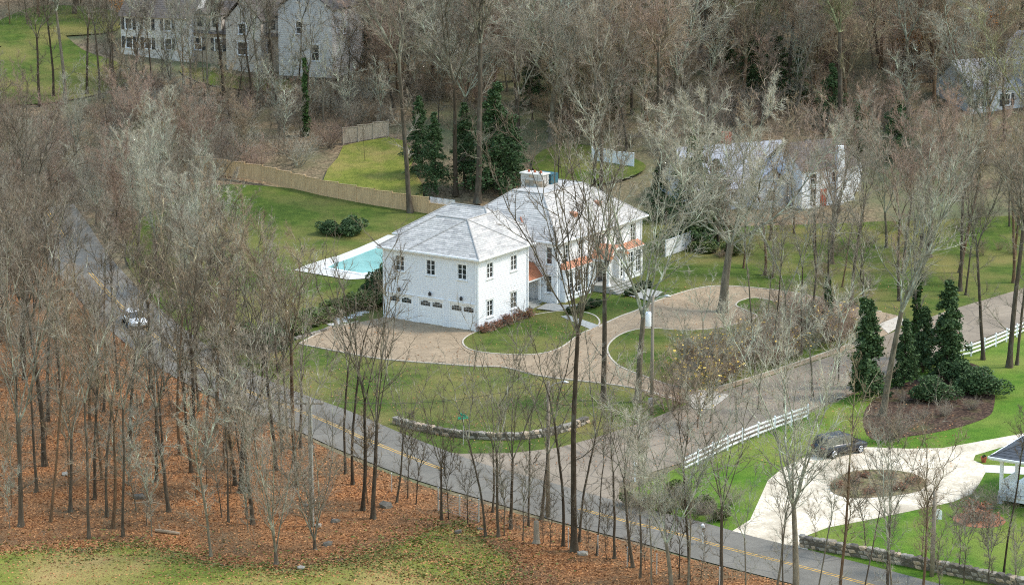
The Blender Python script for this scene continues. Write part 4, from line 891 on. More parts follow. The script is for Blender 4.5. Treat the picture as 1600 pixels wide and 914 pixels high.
NEIGHP = [(1150, 'beside the white fence panels'), (1260, 'below the blue grey roof'), (1370, 'below the white neighbour'), (1480, 'under the widest pink crown'), (E9, 'above the right rail fence')]
def scatter(poly_px, n, kinds, hr, label, group, cat, name, tints=('grey',), mind=2.6, tries=60, wide=(.9, 1.15), seed=1):
    rr = random.Random(seed); pts = []; xs = [p[0] for p in poly_px]; ys = [p[1] for p in poly_px]; wp = W2(poly_px)
    x0, x1 = min(p.x for p in wp), max(p.x for p in wp); y0, y1 = min(p.y for p in wp), max(p.y for p in wp)
    c = 0
    while len(pts) < n and c < n*tries:
        c += 1; p = Vector((rr.uniform(x0, x1), rr.uniform(y0, y1)))
        if not inside(p, wp) or blocked(p) or any((p - q).length < mind for q in pts): continue
        pts.append(p); k = rr.choice(kinds); h = rr.uniform(*hr)
        tn = rr.choice(tints); plant(k, (p.x, p.y, terrain(p.x, p.y) - .05), h, describe(label, p, k, h, hr, tn), cat, name, group, tn, (rr.gauss(0, .06), rr.gauss(0, .04)), rr.uniform(0, 6.28), rr.uniform(*wide))
TALL = ['tall0', 'tall1', 'tall2', 'tall3']; SLIM = ['slim0', 'slim1', 'slim2', 'slim3', 'slim4']; BUSH = ['bushy0', 'bushy1', 'bushy2']; SPARSE = ['sparse0', 'sparse1', 'sparse2']; SAP = ['sapling0', 'sapling1', 'sapling2']; BR = ['brush0', 'brush1', 'brush2']; FK = ['fork0', 'fork1', 'fork2']
hill = [(-80, -20), (760, -20), (1680, -20), (1680, 300), (1300, 215), (1180, 200), (1020, 250), (800, 235), (660, 190), (600, 180), (560, 150), (545, 60), (380, 40), (160, 40), (-80, 50)]
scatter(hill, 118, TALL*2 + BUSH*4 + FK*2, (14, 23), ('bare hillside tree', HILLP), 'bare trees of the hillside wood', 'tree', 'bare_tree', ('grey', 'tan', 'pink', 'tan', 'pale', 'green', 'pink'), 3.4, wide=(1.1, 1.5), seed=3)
SLOPEP = [(300, 'below its left wing'), (430, 'below its middle'), (E9, 'below its white gable')]
scatter([(150, 108), (300, 140), (480, 152), (620, 150), (610, 200), (540, 210), (300, 192), (150, 170)], 46, BR, (1.8, 4.0), ('leafless bush on the slope of the pale house', SLOPEP), 'leafless bushes below the pale house', 'bush', 'leafless_bush', ('tan', 'grey', 'pink', 'pale'), 1.6, wide=(1.0, 1.5), seed=36)
scatter([(150, 108), (300, 140), (480, 152), (620, 150), (610, 205), (540, 235), (470, 255), (300, 192), (150, 170)], 26, SAP, (5, 9), ('sapling on the slope of the pale house', SLOPEP), 'saplings below the pale house', 'sapling', 'sapling', ('tan', 'grey', 'pale'), 1.6, wide=(1.0, 1.4), seed=37)
scatter([(170, 105), (300, 140), (540, 150), (610, 150), (600, 195), (300, 185), (150, 165)], 26, TALL + SLIM, (13, 18), ('bare tree before the large pale house', [(300, [(150, 'close to its left wing'), (E9, 'lower down below its left wing')]), (430, [(165, 'close to its middle'), (E9, 'lower down below its middle')]), (E9, [(172, 'close to its white gable'), (E9, 'lower down below its white gable')])]), 'bare trees before the pale hill house', 'tree', 'bare_tree', ('grey', 'pale', 'dark'), 2.0, seed=33)
scatter([(-60, 212), (200, 205), (400, 220), (500, 240), (400, 268), (300, 290), (215, 330), (190, 385), (140, 360), (60, 330), (-60, 420)], 36, BUSH*2 + SLIM, (6.5, 12), ('bare thicket tree', BENDP), 'bare trees of the thicket at the road bend', 'tree', 'bare_tree', ('grey', 'pale', 'pink', 'tan'), 3.2, seed=4)
scatter([(-60, 440), (40, 400), (100, 440), (190, 560), (330, 640), (450, 690), (560, 745), (500, 790), (420, 830), (260, 820), (-60, 830)], 44, SLIM + SPARSE*3 + TALL, (14, 22), ('bare tree', LEFTP), 'bare trees of the left wood', 'tree', 'bare_tree', ('grey', 'dark', 'grey', 'tan'), 2.4, seed=5)
scatter([(205, 400), (260, 440), (330, 520), (450, 590), (430, 560), (330, 470), (330, 330), (250, 330)], 18, BUSH + SPARSE*2, (9, 15), ('bare tree on the pool bank', BANKP), 'bare trees on the bank of the pool lawn', 'tree', 'bare_tree', ('pale', 'grey'), 2.5, seed=6)
scatter([(1060, 340), (1250, 335), (1500, 330), (1680, 320), (1680, 430), (1480, 470), (1330, 462), (1150, 440), (1090, 420)], 22, TALL + SPARSE*3, (12, 18), ('bare tree on the lawn', NEIGHP), 'bare trees on the neighbours lawns', 'tree', 'bare_tree', ('grey', 'pink', 'tan'), 4.0, seed=7)
scatter([(1000, 640), (1060, 615), (1180, 600), (1330, 548), (1370, 520), (1330, 505), (1240, 490), (1120, 520)], 0, SLIM, (8, 14), 'slim bare tree in the scrub of the drive island', 'slim trees of the drive island', 'tree', 'bare_tree', ('grey', 'pale'), 2.2, seed=8)
for i, (x, y, t) in enumerate([(1062, 640, 470), (1100, 600, 420), (1180, 585, 300), (1208, 572, 330), (1228, 560, 290), (1252, 556, 300), (1196, 540, 350), (1110, 660, 500), (1150, 660, 480), (1185, 640, 470), (1225, 640, 480), (1270, 620, 430), (1310, 600, 410)]):
    p = at(x, y); plant(R.choice(SLIM), p, height_to(p, t), 'slim bare tree in the side street scrub, ' + ['left, before the yellow shrubby tree', 'at the drive island tip', 'behind the yellow bushes, left', 'behind the yellow bushes, right', 'in the row of three, left', 'in the row of three, right', 'beside the paved bulge', 'below the drive apron, left', 'below the drive apron, right', 'before the rail fence, left', 'before the rail fence, right', 'by the ivy trunks, lower', 'by the ivy trunks, upper'][i], 'tree', 'bare_tree', 'slim trees in the scrub by the side street', R.choice(['pale', 'grey']))
scatter([(1000, 900), (1150, 925), (1350, 955), (1600, 985), (1600, 1010), (1000, 930)], 10, SLIM, (9, 14), ('bare tree on the near verge', [(1100, 'by the lichen covered tree'), (1230, 'left of the many stemmed tree'), (1360, 'right of the many stemmed tree'), (1470, 'by the wooden pole'), (E9, 'in the bottom right corner')]), 'thin trees on the near verge', 'tree', 'bare_tree', ('grey', 'pale'), 2.0, seed=9)
for (x, y, t, lab) in ((1490, 90, -40, 'tree still holding orange leaves at the top of the wood, left of two'), (1548, 80, -10, 'orange leaved tree above the grey house at the top right'), (1425, 110, 5, 'half bare orange tree in the upper right wood'), (1050, 60, -60, 'orange leaved tree at the top of the wood right of centre'), (195, 60, -40, 'russet leaved tree before the left wing of the stone house')):
    p = at(x, y); plant('orange0', p, height_to(p, t), lab, 'tree', 'orange_leaved_tree', None, 'tan')
for (x, y, t, lab) in ((1090, 668, 540, 'shrubby tree with a few yellow leaves by the drive entrance'), (1145, 600, 510, 'shrubby tree with yellow leaves at the edge of the drive island')):
    p = at(x, y); plant('yellow0', p, height_to(p, t), lab, 'tree', 'yellow_leaved_tree', None, 'tan')
# saplings and leafless brush
scatter([(1060, 350), (1250, 345), (1500, 340), (1680, 330), (1680, 420), (1480, 450), (1330, 452), (1150, 425), (1090, 405)], 22, BR, (1.2, 2.6), ('leafless bush on the lawn', NEIGHP), 'leafless bushes on the neighbours lawns', 'bush', 'leafless_bush', ('grey', 'tan', 'green'), 2.0, wide=(1.0, 1.6), seed=35)
scatter(hill, 150, SAP, (8, 14), ('hillside sapling', HILLP), 'saplings of the hillside wood', 'sapling', 'sapling', ('grey', 'tan', 'pale', 'pink'), 2.2, wide=(1.0, 1.4), seed=34)
scatter([(-60, 450), (40, 410), (190, 560), (330, 640), (560, 745), (640, 780), (500, 810), (420, 850), (260, 838), (-60, 850)], 46, SAP, (3.5, 8), ('thin sapling', LEFTP), 'saplings of the left wood', 'sapling', 'sapling', ('grey', 'tan', 'pale'), 1.6, seed=10)
scatter([(660, 800), (800, 835), (960, 870), (1100, 900), (1060, 905), (900, 868), (760, 830)], 14, SAP, (3.5, 6.5), ('thin sapling on the near verge', [(760, 'by the mesh fence'), (860, 'by the tree stump'), (950, 'right of the tallest trunk'), (E9, 'left of the lichen covered tree')]), 'saplings along the roadside fence', 'sapling', 'sapling', ('grey', 'dark'), 1.2, seed=12)
scatter([(1270, 850), (1600, 915), (1600, 960), (1300, 905)], 12, SAP, (3.5, 7), ('thin sapling at the long stone wall', [(1350, 'at its left end'), (1450, 'left of the wooden pole'), (1530, 'right of the wooden pole'), (E9, 'at the right edge')]), 'saplings at the gravel drive wall', 'sapling', 'sapling', ('grey', 'tan'), 1.2, seed=13)
scatter([(-60, 190), (250, 175), (470, 195), (560, 230), (470, 262), (300, 285), (215, 320), (195, 400), (120, 350), (40, 310), (-60, 330)], 78, BR, (2.4, 4.6), ('leafless thicket bush', BENDP), 'leafless bushes of the thicket at the road bend', 'bush', 'leafless_bush', ('grey', 'pink', 'tan', 'pale'), 1.5, wide=(1.1, 1.5), seed=14)
scatter([(-60, 420), (60, 380), (130, 445), (240, 570), (420, 672), (400, 690), (240, 640), (-60, 600)], 38, BR, (1.5, 3.2), ('leafless bush', LEFTP), 'leafless bushes of the left wood', 'bush', 'leafless_bush', ('grey', 'tan', 'dark'), 1.5, wide=(1.0, 1.5), seed=15)
scatter([(205, 400), (250, 480), (330, 550), (470, 612), (470, 585), (400, 560), (330, 500), (300, 340)], 30, BR, (1.6, 3.6), ('leafless bush on the pool bank', BANKP), 'leafless bushes on the bank', 'bush', 'leafless_bush', ('grey', 'pink', 'green'), 1.2, wide=(1.0, 1.5), seed=16)
scatter([(560, 110), (620, 100), (800, 90), (1100, 80), (1600, 90), (1600, 250), (1300, 210), (1000, 235), (820, 215), (660, 180), (560, 175)], 52, BR + ['redbrush'], (3.5, 6.5), ('leafless hillside bush', HILLP), 'leafless bushes of the hillside wood', 'bush', 'leafless_bush', ('tan', 'pink', 'grey'), 2.0, wide=(1.1, 1.5), seed=17)
def scrub(pts, keys, hr, label, group, tints, name='leafless_bush', wide=(1, 1.4)):
    for (x, y) in pts:
        p = at(x, y); p.z -= .03; k, h, tn = R.choice(keys), R.uniform(*hr), R.choice(tints); plant(k, p, h, describe(label, p, k, h, hr, tn), 'bush', name, group, tn, wide=R.uniform(*wide))
ring_poly = W2(islands['ring']); pts = []
while len(pts) < 46:
    x, y = R.uniform(1040, 1345), R.uniform(500, 740); e = 640 - (x - 1050)*.34; q = at(x, y).to_2d()
    if (e - 70 < y < e + 30 or (x > 1270 and y < e + 70)) and not inside(q, street_poly) and (inside(q, ring_poly) or not inside(q, drive_poly)) and not inside(q, g2): pts.append((x, y))
scrub(pts[:34], BR, (2.4, 4.6), ('leafless street side bush', [(1110, [(600, 'at the drive island tip'), (E9, 'left of the drive apron')]), (1180, [(580, 'on the drive island'), (E9, 'below the drive apron')]), (1260, [(570, 'along the drive island edge'), (E9, 'at the left rail fence')]), (E9, [(560, 'by the ivy covered trunks'), (E9, 'at the end of the rail fence')])]), 'leafless bushes by the side street', ('pale', 'pink', 'grey'))
scrub(pts[34:], ['yellowbrush'], (2.4, 4.0), ('bush with yellow leaves', [(1110, [(600, 'at the drive island tip'), (E9, 'left of the drive apron')]), (1180, [(580, 'on the drive island'), (E9, 'below the drive apron')]), (1260, [(570, 'along the drive island edge'), (E9, 'at the left rail fence')]), (E9, [(560, 'by the ivy covered trunks'), (E9, 'at the end of the rail fence')])]), 'yellow leaved bushes by the side street', ('tan', 'grey'), 'yellow_leaved_bush')

def undergrowth(name, polys, n, hr, label):
    """uncountable twigs and stalks that cover a wood's floor"""
    rng = np.random.default_rng(len(label)); pts = []
    for px, share in polys:
        wp = W2(px); k = int(n*share); x0, x1 = min(p.x for p in wp), max(p.x for p in wp); y0, y1 = min(p.y for p in wp), max(p.y for p in wp); c = 0
        while c < k:
            x, y = rng.uniform(x0, x1), rng.uniform(y0, y1)
            if inside((x, y), wp) and (len(pts) % 3 or not blocked((x, y))) and not blocked((x, y)): pts.append((x, y, terrain(x, y) - .05)); c += 1
    s = np.array(pts); N = len(s); d = unit(rng.normal(0, .45, (N, 3)) + np.array([0, 0, 1.0])); L = rng.uniform(hr[0], hr[1], N); r = np.full(N, .016)*rng.uniform(.6, 1.4, N)
    P1, R1, D1 = grow(rng, s, d, L, r, r*.4, 3, .16, .02); cr = Parts(); cr.add(*tubes(P1, R1, 3), 0)
    s2, d2, L2, r2 = children(rng, P1, R1, D1, L, 4, .25, 42, .55, .7, rmin=.007); P2, R2, D2 = grow(rng, s2, d2, L2, r2, r2*.5, 2, .15, .05); cr.add(*tubes(P2, R2, 3), 1)
    o = link(name, cr.mesh(name, ['limb', 'twig'])); o.color = (1, .9, .82, 1); tag(o, label, 'undergrowth', kind='stuff')
undergrowth('hillside_undergrowth', [(hill, .66), ([(150, 108), (300, 140), (480, 152), (620, 150), (610, 205), (540, 235), (470, 255), (300, 205), (150, 190)], .14), ([(-60, 212), (200, 205), (400, 220), (500, 240), (400, 268), (300, 290), (215, 330), (190, 385), (140, 360), (60, 330), (-60, 420)], .2)], 13000, (.8, 2.6), 'tangle of bare stalks and twigs on the floor of the hillside wood')
undergrowth('roadside_undergrowth', [(([(-60, 440), (40, 400), (100, 440), (190, 560), (330, 640), (450, 690), (560, 745), (640, 780), (800, 812), (1000, 860), (1000, 885), (780, 840), (560, 800), (420, 850), (-60, 840)]), 1.0)], 1100, (.3, 1.1), 'bare stalks and fallen twigs in the leaf litter beside the road')

# ------------------------------------------------------------------ shrubs round the house and beds
def shrubs(key, pts, h, label, group, name, cat='shrub', wide=1.0, lab_list=None):
    for i, (x, y) in enumerate(pts):
        p = at(x, y); plant(key, p, h*R.uniform(.85, 1.15), lab_list[i] if lab_list else label, cat, name, group, wide=wide)
shrubs('boxwood', [(984, 462), (991, 458), (998, 454), (1005, 450), (1012, 450)], 1.0, 'clipped dark boxwood in the row right of the front steps', 'boxwoods right of the front steps', 'boxwood_bush')
shrubs('boxwood', [(893, 492), (903, 488), (913, 484), (922, 481), (932, 478)], 1.0, 'clipped dark boxwood in the row left of the front steps', 'boxwoods left of the front steps', 'boxwood_bush')
shrubs('rustbrush', [(757, 520), (768, 516), (779, 511), (790, 507), (801, 503), (812, 499), (823, 496)], .85, 'low rust brown shrub along the foot of the garage wing', 'rust brown shrubs at the garage wing', 'rust_shrub', 'shrub', 1.2)
shrubs('hedge_bush', [(458, 520), (476, 514), (494, 508), (512, 500), (530, 492), (548, 486), (566, 482), (584, 478), (600, 474)], 1.5, 'dark shrub in the hedge along the pool lawn edge', 'hedge shrubs below the pool lawn', 'hedge_shrub', 'shrub', 1.25)
shrubs('yew', [(588, 470), (600, 452)], 3.0, '', None, 'evergreen_shrub', 'shrub', .8, ['tall dark shrub hiding the left corner of the garage', 'tall dark shrub beside the pool patio behind the garage corner'])
shrubs('yew', [(518, 366), (545, 366)], 1.9, '', None, 'evergreen_shrub', 'shrub', 1.3, ['left of two dark shrubs on the lawn beyond the pool', 'right of two dark shrubs on the lawn beyond the pool'])
shrubs('yew', [(420, 545), (372, 540)], 2.0, '', None, 'evergreen_shrub', 'shrub', 1.3, ['dark shrub at the near end of the hedge', 'dark shrub on the bank left of the hedge'])
shrubs('yew', [(1528, 618), (1502, 600), (1455, 628)], 2.2, '', None, 'evergreen_shrub', 'shrub', 1.1, ['rounded dark shrub at the right end of the mulch bed', 'dark shrub next to the rail fence at the mulch bed', 'loose green shrub in the middle of the mulch bed'])
shrubs('redbrush', [(1395, 690)], 3.6, '', None, 'red_twig_bush', 'bush', 1.2, ['reddish many stemmed bush between the parked car and the mulch bed'])
shrubs('redbrush', [(1410, 628), (1475, 650), (1520, 640), (1440, 655)], 1.3, 'low brown twiggy shrub in the mulch bed', 'brown shrubs in the mulch bed', 'brown_shrub', 'shrub', 1.2)
shrubs('laurel', [(985, 790), (1012, 792), (1042, 800), (1075, 792), (1105, 800), (1060, 775), (1125, 812)], 1.3, 'green and brown bush on the mound at the street corner', 'bushes on the street corner mound', 'mound_bush', 'bush', 1.0)
shrubs('brush0', [(1000, 800), (1030, 806), (1085, 808), (1110, 815), (1140, 790), (1050, 790)], 2.0, 'leafless bush on the mound at the street corner', 'leafless bushes on the corner mound', 'leafless_bush', 'bush', 1.2)
shrubs('rustbrush', [(1530, 812)], 1.3, '', None, 'rust_shrub', 'shrub', 1.4, ['low rust shrub in a round bed on the lawn below the porch'])
shrubs('brush1', [(1540, 808), (1515, 790), (1550, 795), (1575, 790)], 1.8, 'bare shrub beside the porch foundation', 'bare shrubs at the porch', 'leafless_bush', 'bush', 1.0)
shrubs('laurel', [(1085, 392), (1110, 395), (1140, 398), (1065, 362)], 1.6, 'dense green bush under the evergreens right of the house', 'green bushes right of the house', 'green_bush', 'bush', 1.2)
shrubs('rustbrush', [(1310, 762), (1335, 755), (1360, 770), (1385, 748), (1405, 765), (1425, 755), (1350, 745)], .55, 'low dry plant in the oval bed of the gravel drive', 'dry plants in the oval bed', 'dry_plant', 'plant', 1.5)

# ------------------------------------------------------------------ fences and walls
def board_fence(label, px, h, mat, bay=2.4, cap=True):
    w = [at(*p) for p in px]; o = thing('board_fence', label, 'fence', w[0])
    for a, b in zip(w[:-1], w[1:]):
        L = (b - a).to_2d().length; n = max(1, round(L/bay))
        for i in range(n):
            p, q = a.lerp(b, i/n) - w[0], a.lerp(b, (i + 1)/n) - w[0]
            d = (q - p); ang = math.atan2(d.y, d.x); l = d.to_2d().length; m = MB(); nb = max(4, int(l/.15)); dz = (d.z)/nb
            for k in range(nb):
                x0, x1 = .07 + (l - .14)*k/nb, .07 + (l - .14)*(k + 1)/nb - .012; m.box(x0, x1, -.012 + R.uniform(-.005, .005), .012, .05 + dz*k, h + dz*k)
            m.box(.07, l - .07, .012, .05, .35 + d.z*.5, .44 + d.z*.5); m.box(.07, l - .07, .012, .05, h - .4 + d.z*.5, h - .31 + d.z*.5)
            if cap: m.box(.05, l - .05, -.06, .06, h + min(0, d.z) + .0 + abs(d.z)*.5, h + .05 + d.z*.5 + abs(d.z)*.1)
            m.build('fence_panel', mat, o, loc=p, rotz=ang)
            s = MB(); s.box(-.065, .065, -.065, .065, -.3, h + .12); s.box(-.09, .09, -.09, .09, h + .12, h + .16); s.build('post', mat, o, loc=p, rotz=ang)
        s = MB(); s.box(-.065, .065, -.065, .065, -.3, h + .12); s.box(-.09, .09, -.09, .09, h + .12, h + .16); s.build('post', mat, o, loc=b - w[0])
    return o
board_fence('long new cedar board fence behind the pool lawn', [(300, 268), (410, 284), (500, 306), (585, 322), (669, 335)], 1.85, 'cedar')
board_fence('short cedar board fence run stepping down beside the garage roof', [(671, 335), (700, 341)], 1.35, 'cedar')
board_fence('weathered grey board fence at the top of the back clearing', [(536, 226), (607, 213)], 1.9, 'grey_wood')
board_fence('white panel fence right of the house below the evergreens', [(1040, 402), (1078, 388)], 1.75, 'trim_white')
board_fence('white panel fence behind the chimney on the back lawn', [(925, 252), (990, 262)], 1.6, 'trim_white')
def picket(label, px, h=1.1):
    w = [at(*p) for p in px]; o = thing('picket_fence', label, 'fence', w[0]); a, b = w; d = b - a; ang = math.atan2(d.y, d.x); l = d.to_2d().length; n = int(l/.16)
    for k in range(n):
        m = MB(); x = l*k/n; m.box(x, x + .08, -.012, .012, .05, h - .08); m.poly([(x, 0, h - .08), (x + .08, 0, h - .08), (x + .04, 0, h)]); m.build('picket', 'trim_white', o, rotz=ang)
    m = MB(); m.box(0, l, .012, .045, .25, .33); m.box(0, l, .012, .045, .75, .83); m.build('rail', 'trim_white', o, rotz=ang)
picket('small white picket fence at the end of the cedar fence', [(672, 330), (712, 340)], 1.7)
def rail_fence(label, px, bay=2.3, h=1.25):
    w = smooth_line([at(*p) for p in px], False, 4); o = thing('rail_fence', label, 'fence', w[0]); L = [0.0]
    for a, b in zip(w[:-1], w[1:]): L.append(L[-1] + (b - a).length)
    n = max(1, round(L[-1]/bay)); pts = []
    for i in range(n + 1):
        s = L[-1]*i/n; k = max(j for j in range(len(L)) if L[j] <= s + 1e-6); k = min(k, len(w) - 2); pts.append(w[k].lerp(w[k+1], (s - L[k])/max(1e-6, L[k+1] - L[k])) - w[0])
    pm = MB(); pm.box(-.065, .065, -.065, .065, -.2, h); pm.hexa([(-.085, -.085, h), (.085, -.085, h), (.085, .085, h), (-.085, .085, h), (-.02, -.02, h + .09), (.02, -.02, h + .09), (.02, .02, h + .09), (-.02, .02, h + .09)])
    me = pm.mesh('post', 'trim_white')
    for p in pts: link('post', me, o, p)
    for a, b in zip(pts[:-1], pts[1:]):
        d = b - a; ang = math.atan2(d.y, d.x)
        for z in (.35, .72, 1.08):
            m = MB(); m.box(.067, d.length - .067, -.022, .022, z - .07, z + .07); m.build('rail', 'trim_white', o, loc=a, rotz=ang)
rail_fence('white three rail fence along the side street by the gravel drive', [(1068, 738), (1120, 712), (1180, 685), (1262, 655)])
rail_fence('white three rail fence along the side street at the right edge', [(1488, 562), (1520, 556), (1560, 540), (1620, 512)])
STONES = []
for i in range(8):
    bm = bmesh.new(); bmesh.ops.create_icosphere(bm, subdivisions=1, radius=.5); rr = random.Random(i)
    for v in bm.verts: v.co = Vector((max(-.42, min(.42, v.co.x*1.25)), max(-.42, min(.42, v.co.y*1.2)), max(-.4, min(.4, v.co.z*1.3))))*rr.uniform(.9, 1.12)
    me = bpy.data.meshes.new('stone'); bm.to_mesh(me); bm.free(); me.materials.append(M(['stone_grey', 'stone_tan', 'stone_dark', 'stone_grey'][i % 4])); STONES.append(me)
def stone_wall(label, px, h, rows, step, deep=.6):
    w = smooth_line([at(*p) for p in px], False, 6); o = thing('stone_wall', label, 'wall', w[0]); L = [0.0]
    for a, b in zip(w[:-1], w[1:]): L.append(L[-1] + (b - a).length)
    core = MB()
    c2 = [Vector((p.x, p.y)) for p in w]; a, b = offset_line(c2, deep*.36), offset_line(c2, -deep*.36); q0 = w[0]
    for i in range(len(w) - 1):
        q = [a[i], a[i+1], b[i+1], b[i]]; core.hexa([(p.x - q0.x, p.y - q0.y, -.1) for p in q] + [(p.x - q0.x, p.y - q0.y, h*.86) for p in q])
    core.build('rubble_core', 'stone_dark', o)
    for r in range(rows):
        s = R.uniform(0, step*.5)
        while s < L[-1] - .1:
            l = step*R.uniform(.65, 1.5); k = max(j for j in range(len(L)) if L[j] <= s + 1e-6); k = min(k, len(w) - 2); f = (s - L[k])/max(1e-6, L[k+1] - L[k]); p = w[k].lerp(w[k+1], min(f, 1)) - q0; d = w[k+1] - w[k]
            st = link('stone', R.choice(STONES), o, p + Vector((0, 0, h*(r + .5)/rows + R.uniform(-.03, .03)))); st.scale = (l*1.12, deep*R.uniform(1.0, 1.2), h/rows*R.uniform(1.1, 1.35)); st.rotation_euler = (R.uniform(-.1, .1), R.uniform(-.1, .1), math.atan2(d.y, d.x) + R.uniform(-.12, .12))
            s += l
stone_wall('low curved dry stone wall on the front lawn at the street corner', [(617, 661), (640, 668), (680, 677), (730, 684), (790, 687), (840, 683), (885, 673), (917, 660)], .62, 2, .5)
stone_wall('long grey stone wall along the road below the gravel drive', [(1252, 853), (1300, 862), (1380, 876), (1460, 892), (1540, 908), (1640, 930)], .85, 3, .5)
stone_wall('short stone edging under the hedge of the pool lawn', [(462, 531), (500, 520), (520, 513)], .3, 1, .5, .4)

# ------------------------------------------------------------------ poles, wires, signs, posts
def utility_pole(label, x, y, top, extra):
    p = at(x, y); h = height_to(p, top); o = thing('utility_pole', label, 'pole', p)
    m = MB(); m.tube([(0, 0, -.3), (0, 0, h*.5), (0, 0, h)], [.17, .15, .12], 10); m.build('post', 'pole_wood', o, True)
    if 'transformer' in extra:
        m = MB(); m.tube([(-.36, -.1, h - 2.6), (-.36, -.1, h - 2.55), (-.36, -.1, h - 1.45), (-.36, -.1, h - 1.35)], [.22, .25, .25, .2], 12); m.build('transformer', 'trim_white', o, True)
        m = MB(); m.tube([(-.36, -.1, h - 1.35), (-.36, -.1, h - 1.1)], [.06, .04], 6); m.build('bushing', 'metal_grey', o)
        for zz in (1.7, 2.4): m = MB(); m.box(-.2, -.05, -.16, -.04, h - zz, h - zz + .1); m.build('bracket', 'metal_grey', o)
        m = MB(); m.box(-.28, .05, -.3, -.15, .8, 1.5); m.build('meter_box', 'blue_roof', o)
    if 'lamp' in extra:
        m = MB(); m.tube([(0, 0, h - .5), (.5, -.1, h - .1), (.95, -.2, h)], .035, 6); m.build('lamp_arm', 'metal_grey', o)
        m = MB(); m.tube([(.9, -.2, h), (1.1, -.22, h + .03), (1.45, -.26, h)], [.07, .13, .06], 8); m.build('lamp_head', 'metal_grey', o, True)
    if 'arm' in extra:
        m = MB(); m.box(-1.0, 1.0, -.06, .06, h - .45, h - .33)
        m.build('crossarm', 'pole_wood', o)
        for k in (-.85, -.35, .35, .85): i = MB(); i.tube([(k, 0, h - .33), (k, 0, h - .18)], [.05, .03], 6); i.build('insulator', 'patio_stone', o)
    if 'guard' in extra: m = MB(); m.tube([(.14, -.1, .1), (.14, -.1, h*.95)], .07, 6); m.build('cable_guard', 'metal_grey', o)
    return p + Vector((0, 0, h))
t1 = utility_pole('wooden pole with a pale cable guard in the left wood by the road', 487, 822, 622, ('guard', 'arm'))
t2 = utility_pole('wooden pole with a street lamp beside the trunk cluster at the road', 856, 808, 596, ('lamp',))
t3 = utility_pole('wooden pole carrying a white transformer by the drive entrance', 1018, 648, 462, ('transformer', 'lamp'))
t4 = utility_pole('bare wooden pole behind the stone wall of the gravel drive', 1456, 900, 768, ())
def wire(label, a, b, sag, r=.012):
    pts = []
    for i in range(17):
        t = i/16; p = a.lerp(b, t); p.z -= sag*4*t*(1 - t); pts.append(p - a)
    m = MB(); m.tube(pts, r, 4); tag(m.build('overhead_wire', 'black_metal', None, loc=a), label, 'wire')
wire('overhead wire from the pole in the left wood to the street lamp pole', t1, t2, .9); wire('overhead wire from the street lamp pole to the transformer pole', t2, t3, .7); wire('second lower wire between street lamp pole and transformer pole', t2 - Vector((0, 0, .9)), t3 - Vector((0, 0, .9)), .8)
wire('overhead wire from the street lamp pole to the pole by the stone wall', t2 - Vector((0, 0, .4)), t4, 1.2); far = at(1700, 900); far.z += 6.5
wire('upper wire from the stone wall pole off to the right', t4, far, .6); wire('lower wire from the stone wall pole off to the right', t4 - Vector((0, 0, .7)), far - Vector((0, 0, .7)), .7)
left_far = at(-60, 640); left_far.z += 9; wire('overhead wire leaving the left wood pole towards the left edge', t1, left_far, 1.0)
p = at(724, 694); o = thing('street_sign', 'green street name sign on a thin post at the lawn corner', 'sign', p)
m = MB(); m.tube([(0, 0, -.1), (0, 0, 2.1)], .035, 6); m.build('post', 'metal_grey', o); m = MB(); m.box(-.42, .42, -.015, .015, 2.1, 2.3); m.build('sign_plate', 'green_sign', o, rotz=.35); m = MB(); m.box(-.4, .4, -.015, .015, 2.32, 2.5); m.build('sign_plate', 'green_sign', o, rotz=-.9)
posts = [((685, 797), 1.75), ((718, 806), 1.6), ((748, 816), 1.75)]
fo = thing('wire_mesh_fence', 'grey mesh fence with metal posts beside the worn grass patch', 'fence', at(685, 797))
for i, ((x, y), h) in enumerate(posts):
    q = at(x, y) - fo.location; m = MB(); m.tube([q, q + Vector((0, 0, h))], .06, 7); m.build('post', 'metal_grey', fo)
    if i:
        a = at(*posts[i-1][0]) - fo.location; m = MB()
        for z in np.arange(.1, 1.5, .2): m.tube([a + Vector((0, 0, z)), q + Vector((0, 0, z))], .006, 3)
        for k in range(1, 16): b = a.lerp(q, k/16); m.tube([b, b + Vector((0, 0, 1.4))], .005, 3)
        m.build('mesh', 'metal_grey', fo)
for i, (x, y) in enumerate([(612, 768), (888, 856), (934, 868), (980, 886), (1026, 897), (1076, 910), (1124, 918)]):
    o = thing('fence_post', f'galvanised fence post on the near verge, {["left of the stone wall end, standing alone", "beside the tallest forked trunk", "second right of the tallest forked trunk", "below the slim leaning tree", "left of the lichen covered tree", "behind the lichen covered tree", "at the foot of the upright roadside tree"][i]}', 'post', at(x, y), 0, 'galvanised posts along the near verge')
    m = MB(); m.tube([(0, 0, -.1), (0, 0, 1.45)], .045, 6); m.build('shaft', 'metal_grey', o); m = MB(); m.tube([(0, 0, 1.45), (0, 0, 1.5)], [.055, .02], 6); m.build('cap', 'metal_grey', o)
def mailbox(x, y, label):
    o = thing('mailbox', label, 'mailbox', at(x, y)); m = MB(); m.box(-.06, .06, -.06, .06, -.1, 1.15); m.build('post', 'trim_white', o)
    m = MB(); m.box(-.14, .14, -.28, .28, 1.15, 1.3); m.tube([(0, -.28, 1.3), (0, .28, 1.3)], .14, 10); m.build('box', 'trim_white', o); m = MB(); m.box(.14, .16, .0, .2, 1.3, 1.36); m.build('flag', 'tail_lens', o)
mailbox(992, 752, 'white mailbox on a post at the street corner mound'); mailbox(1098, 850, 'white mailbox at the mouth of the gravel drive')
o = thing('sign_board', 'small white sign board on a post in the lawn below the gravel drive', 'sign', at(1465, 816)); m = MB(); m.tube([(0, 0, -.1), (0, 0, .95)], .03, 6); m.build('post', 'metal_grey', o)
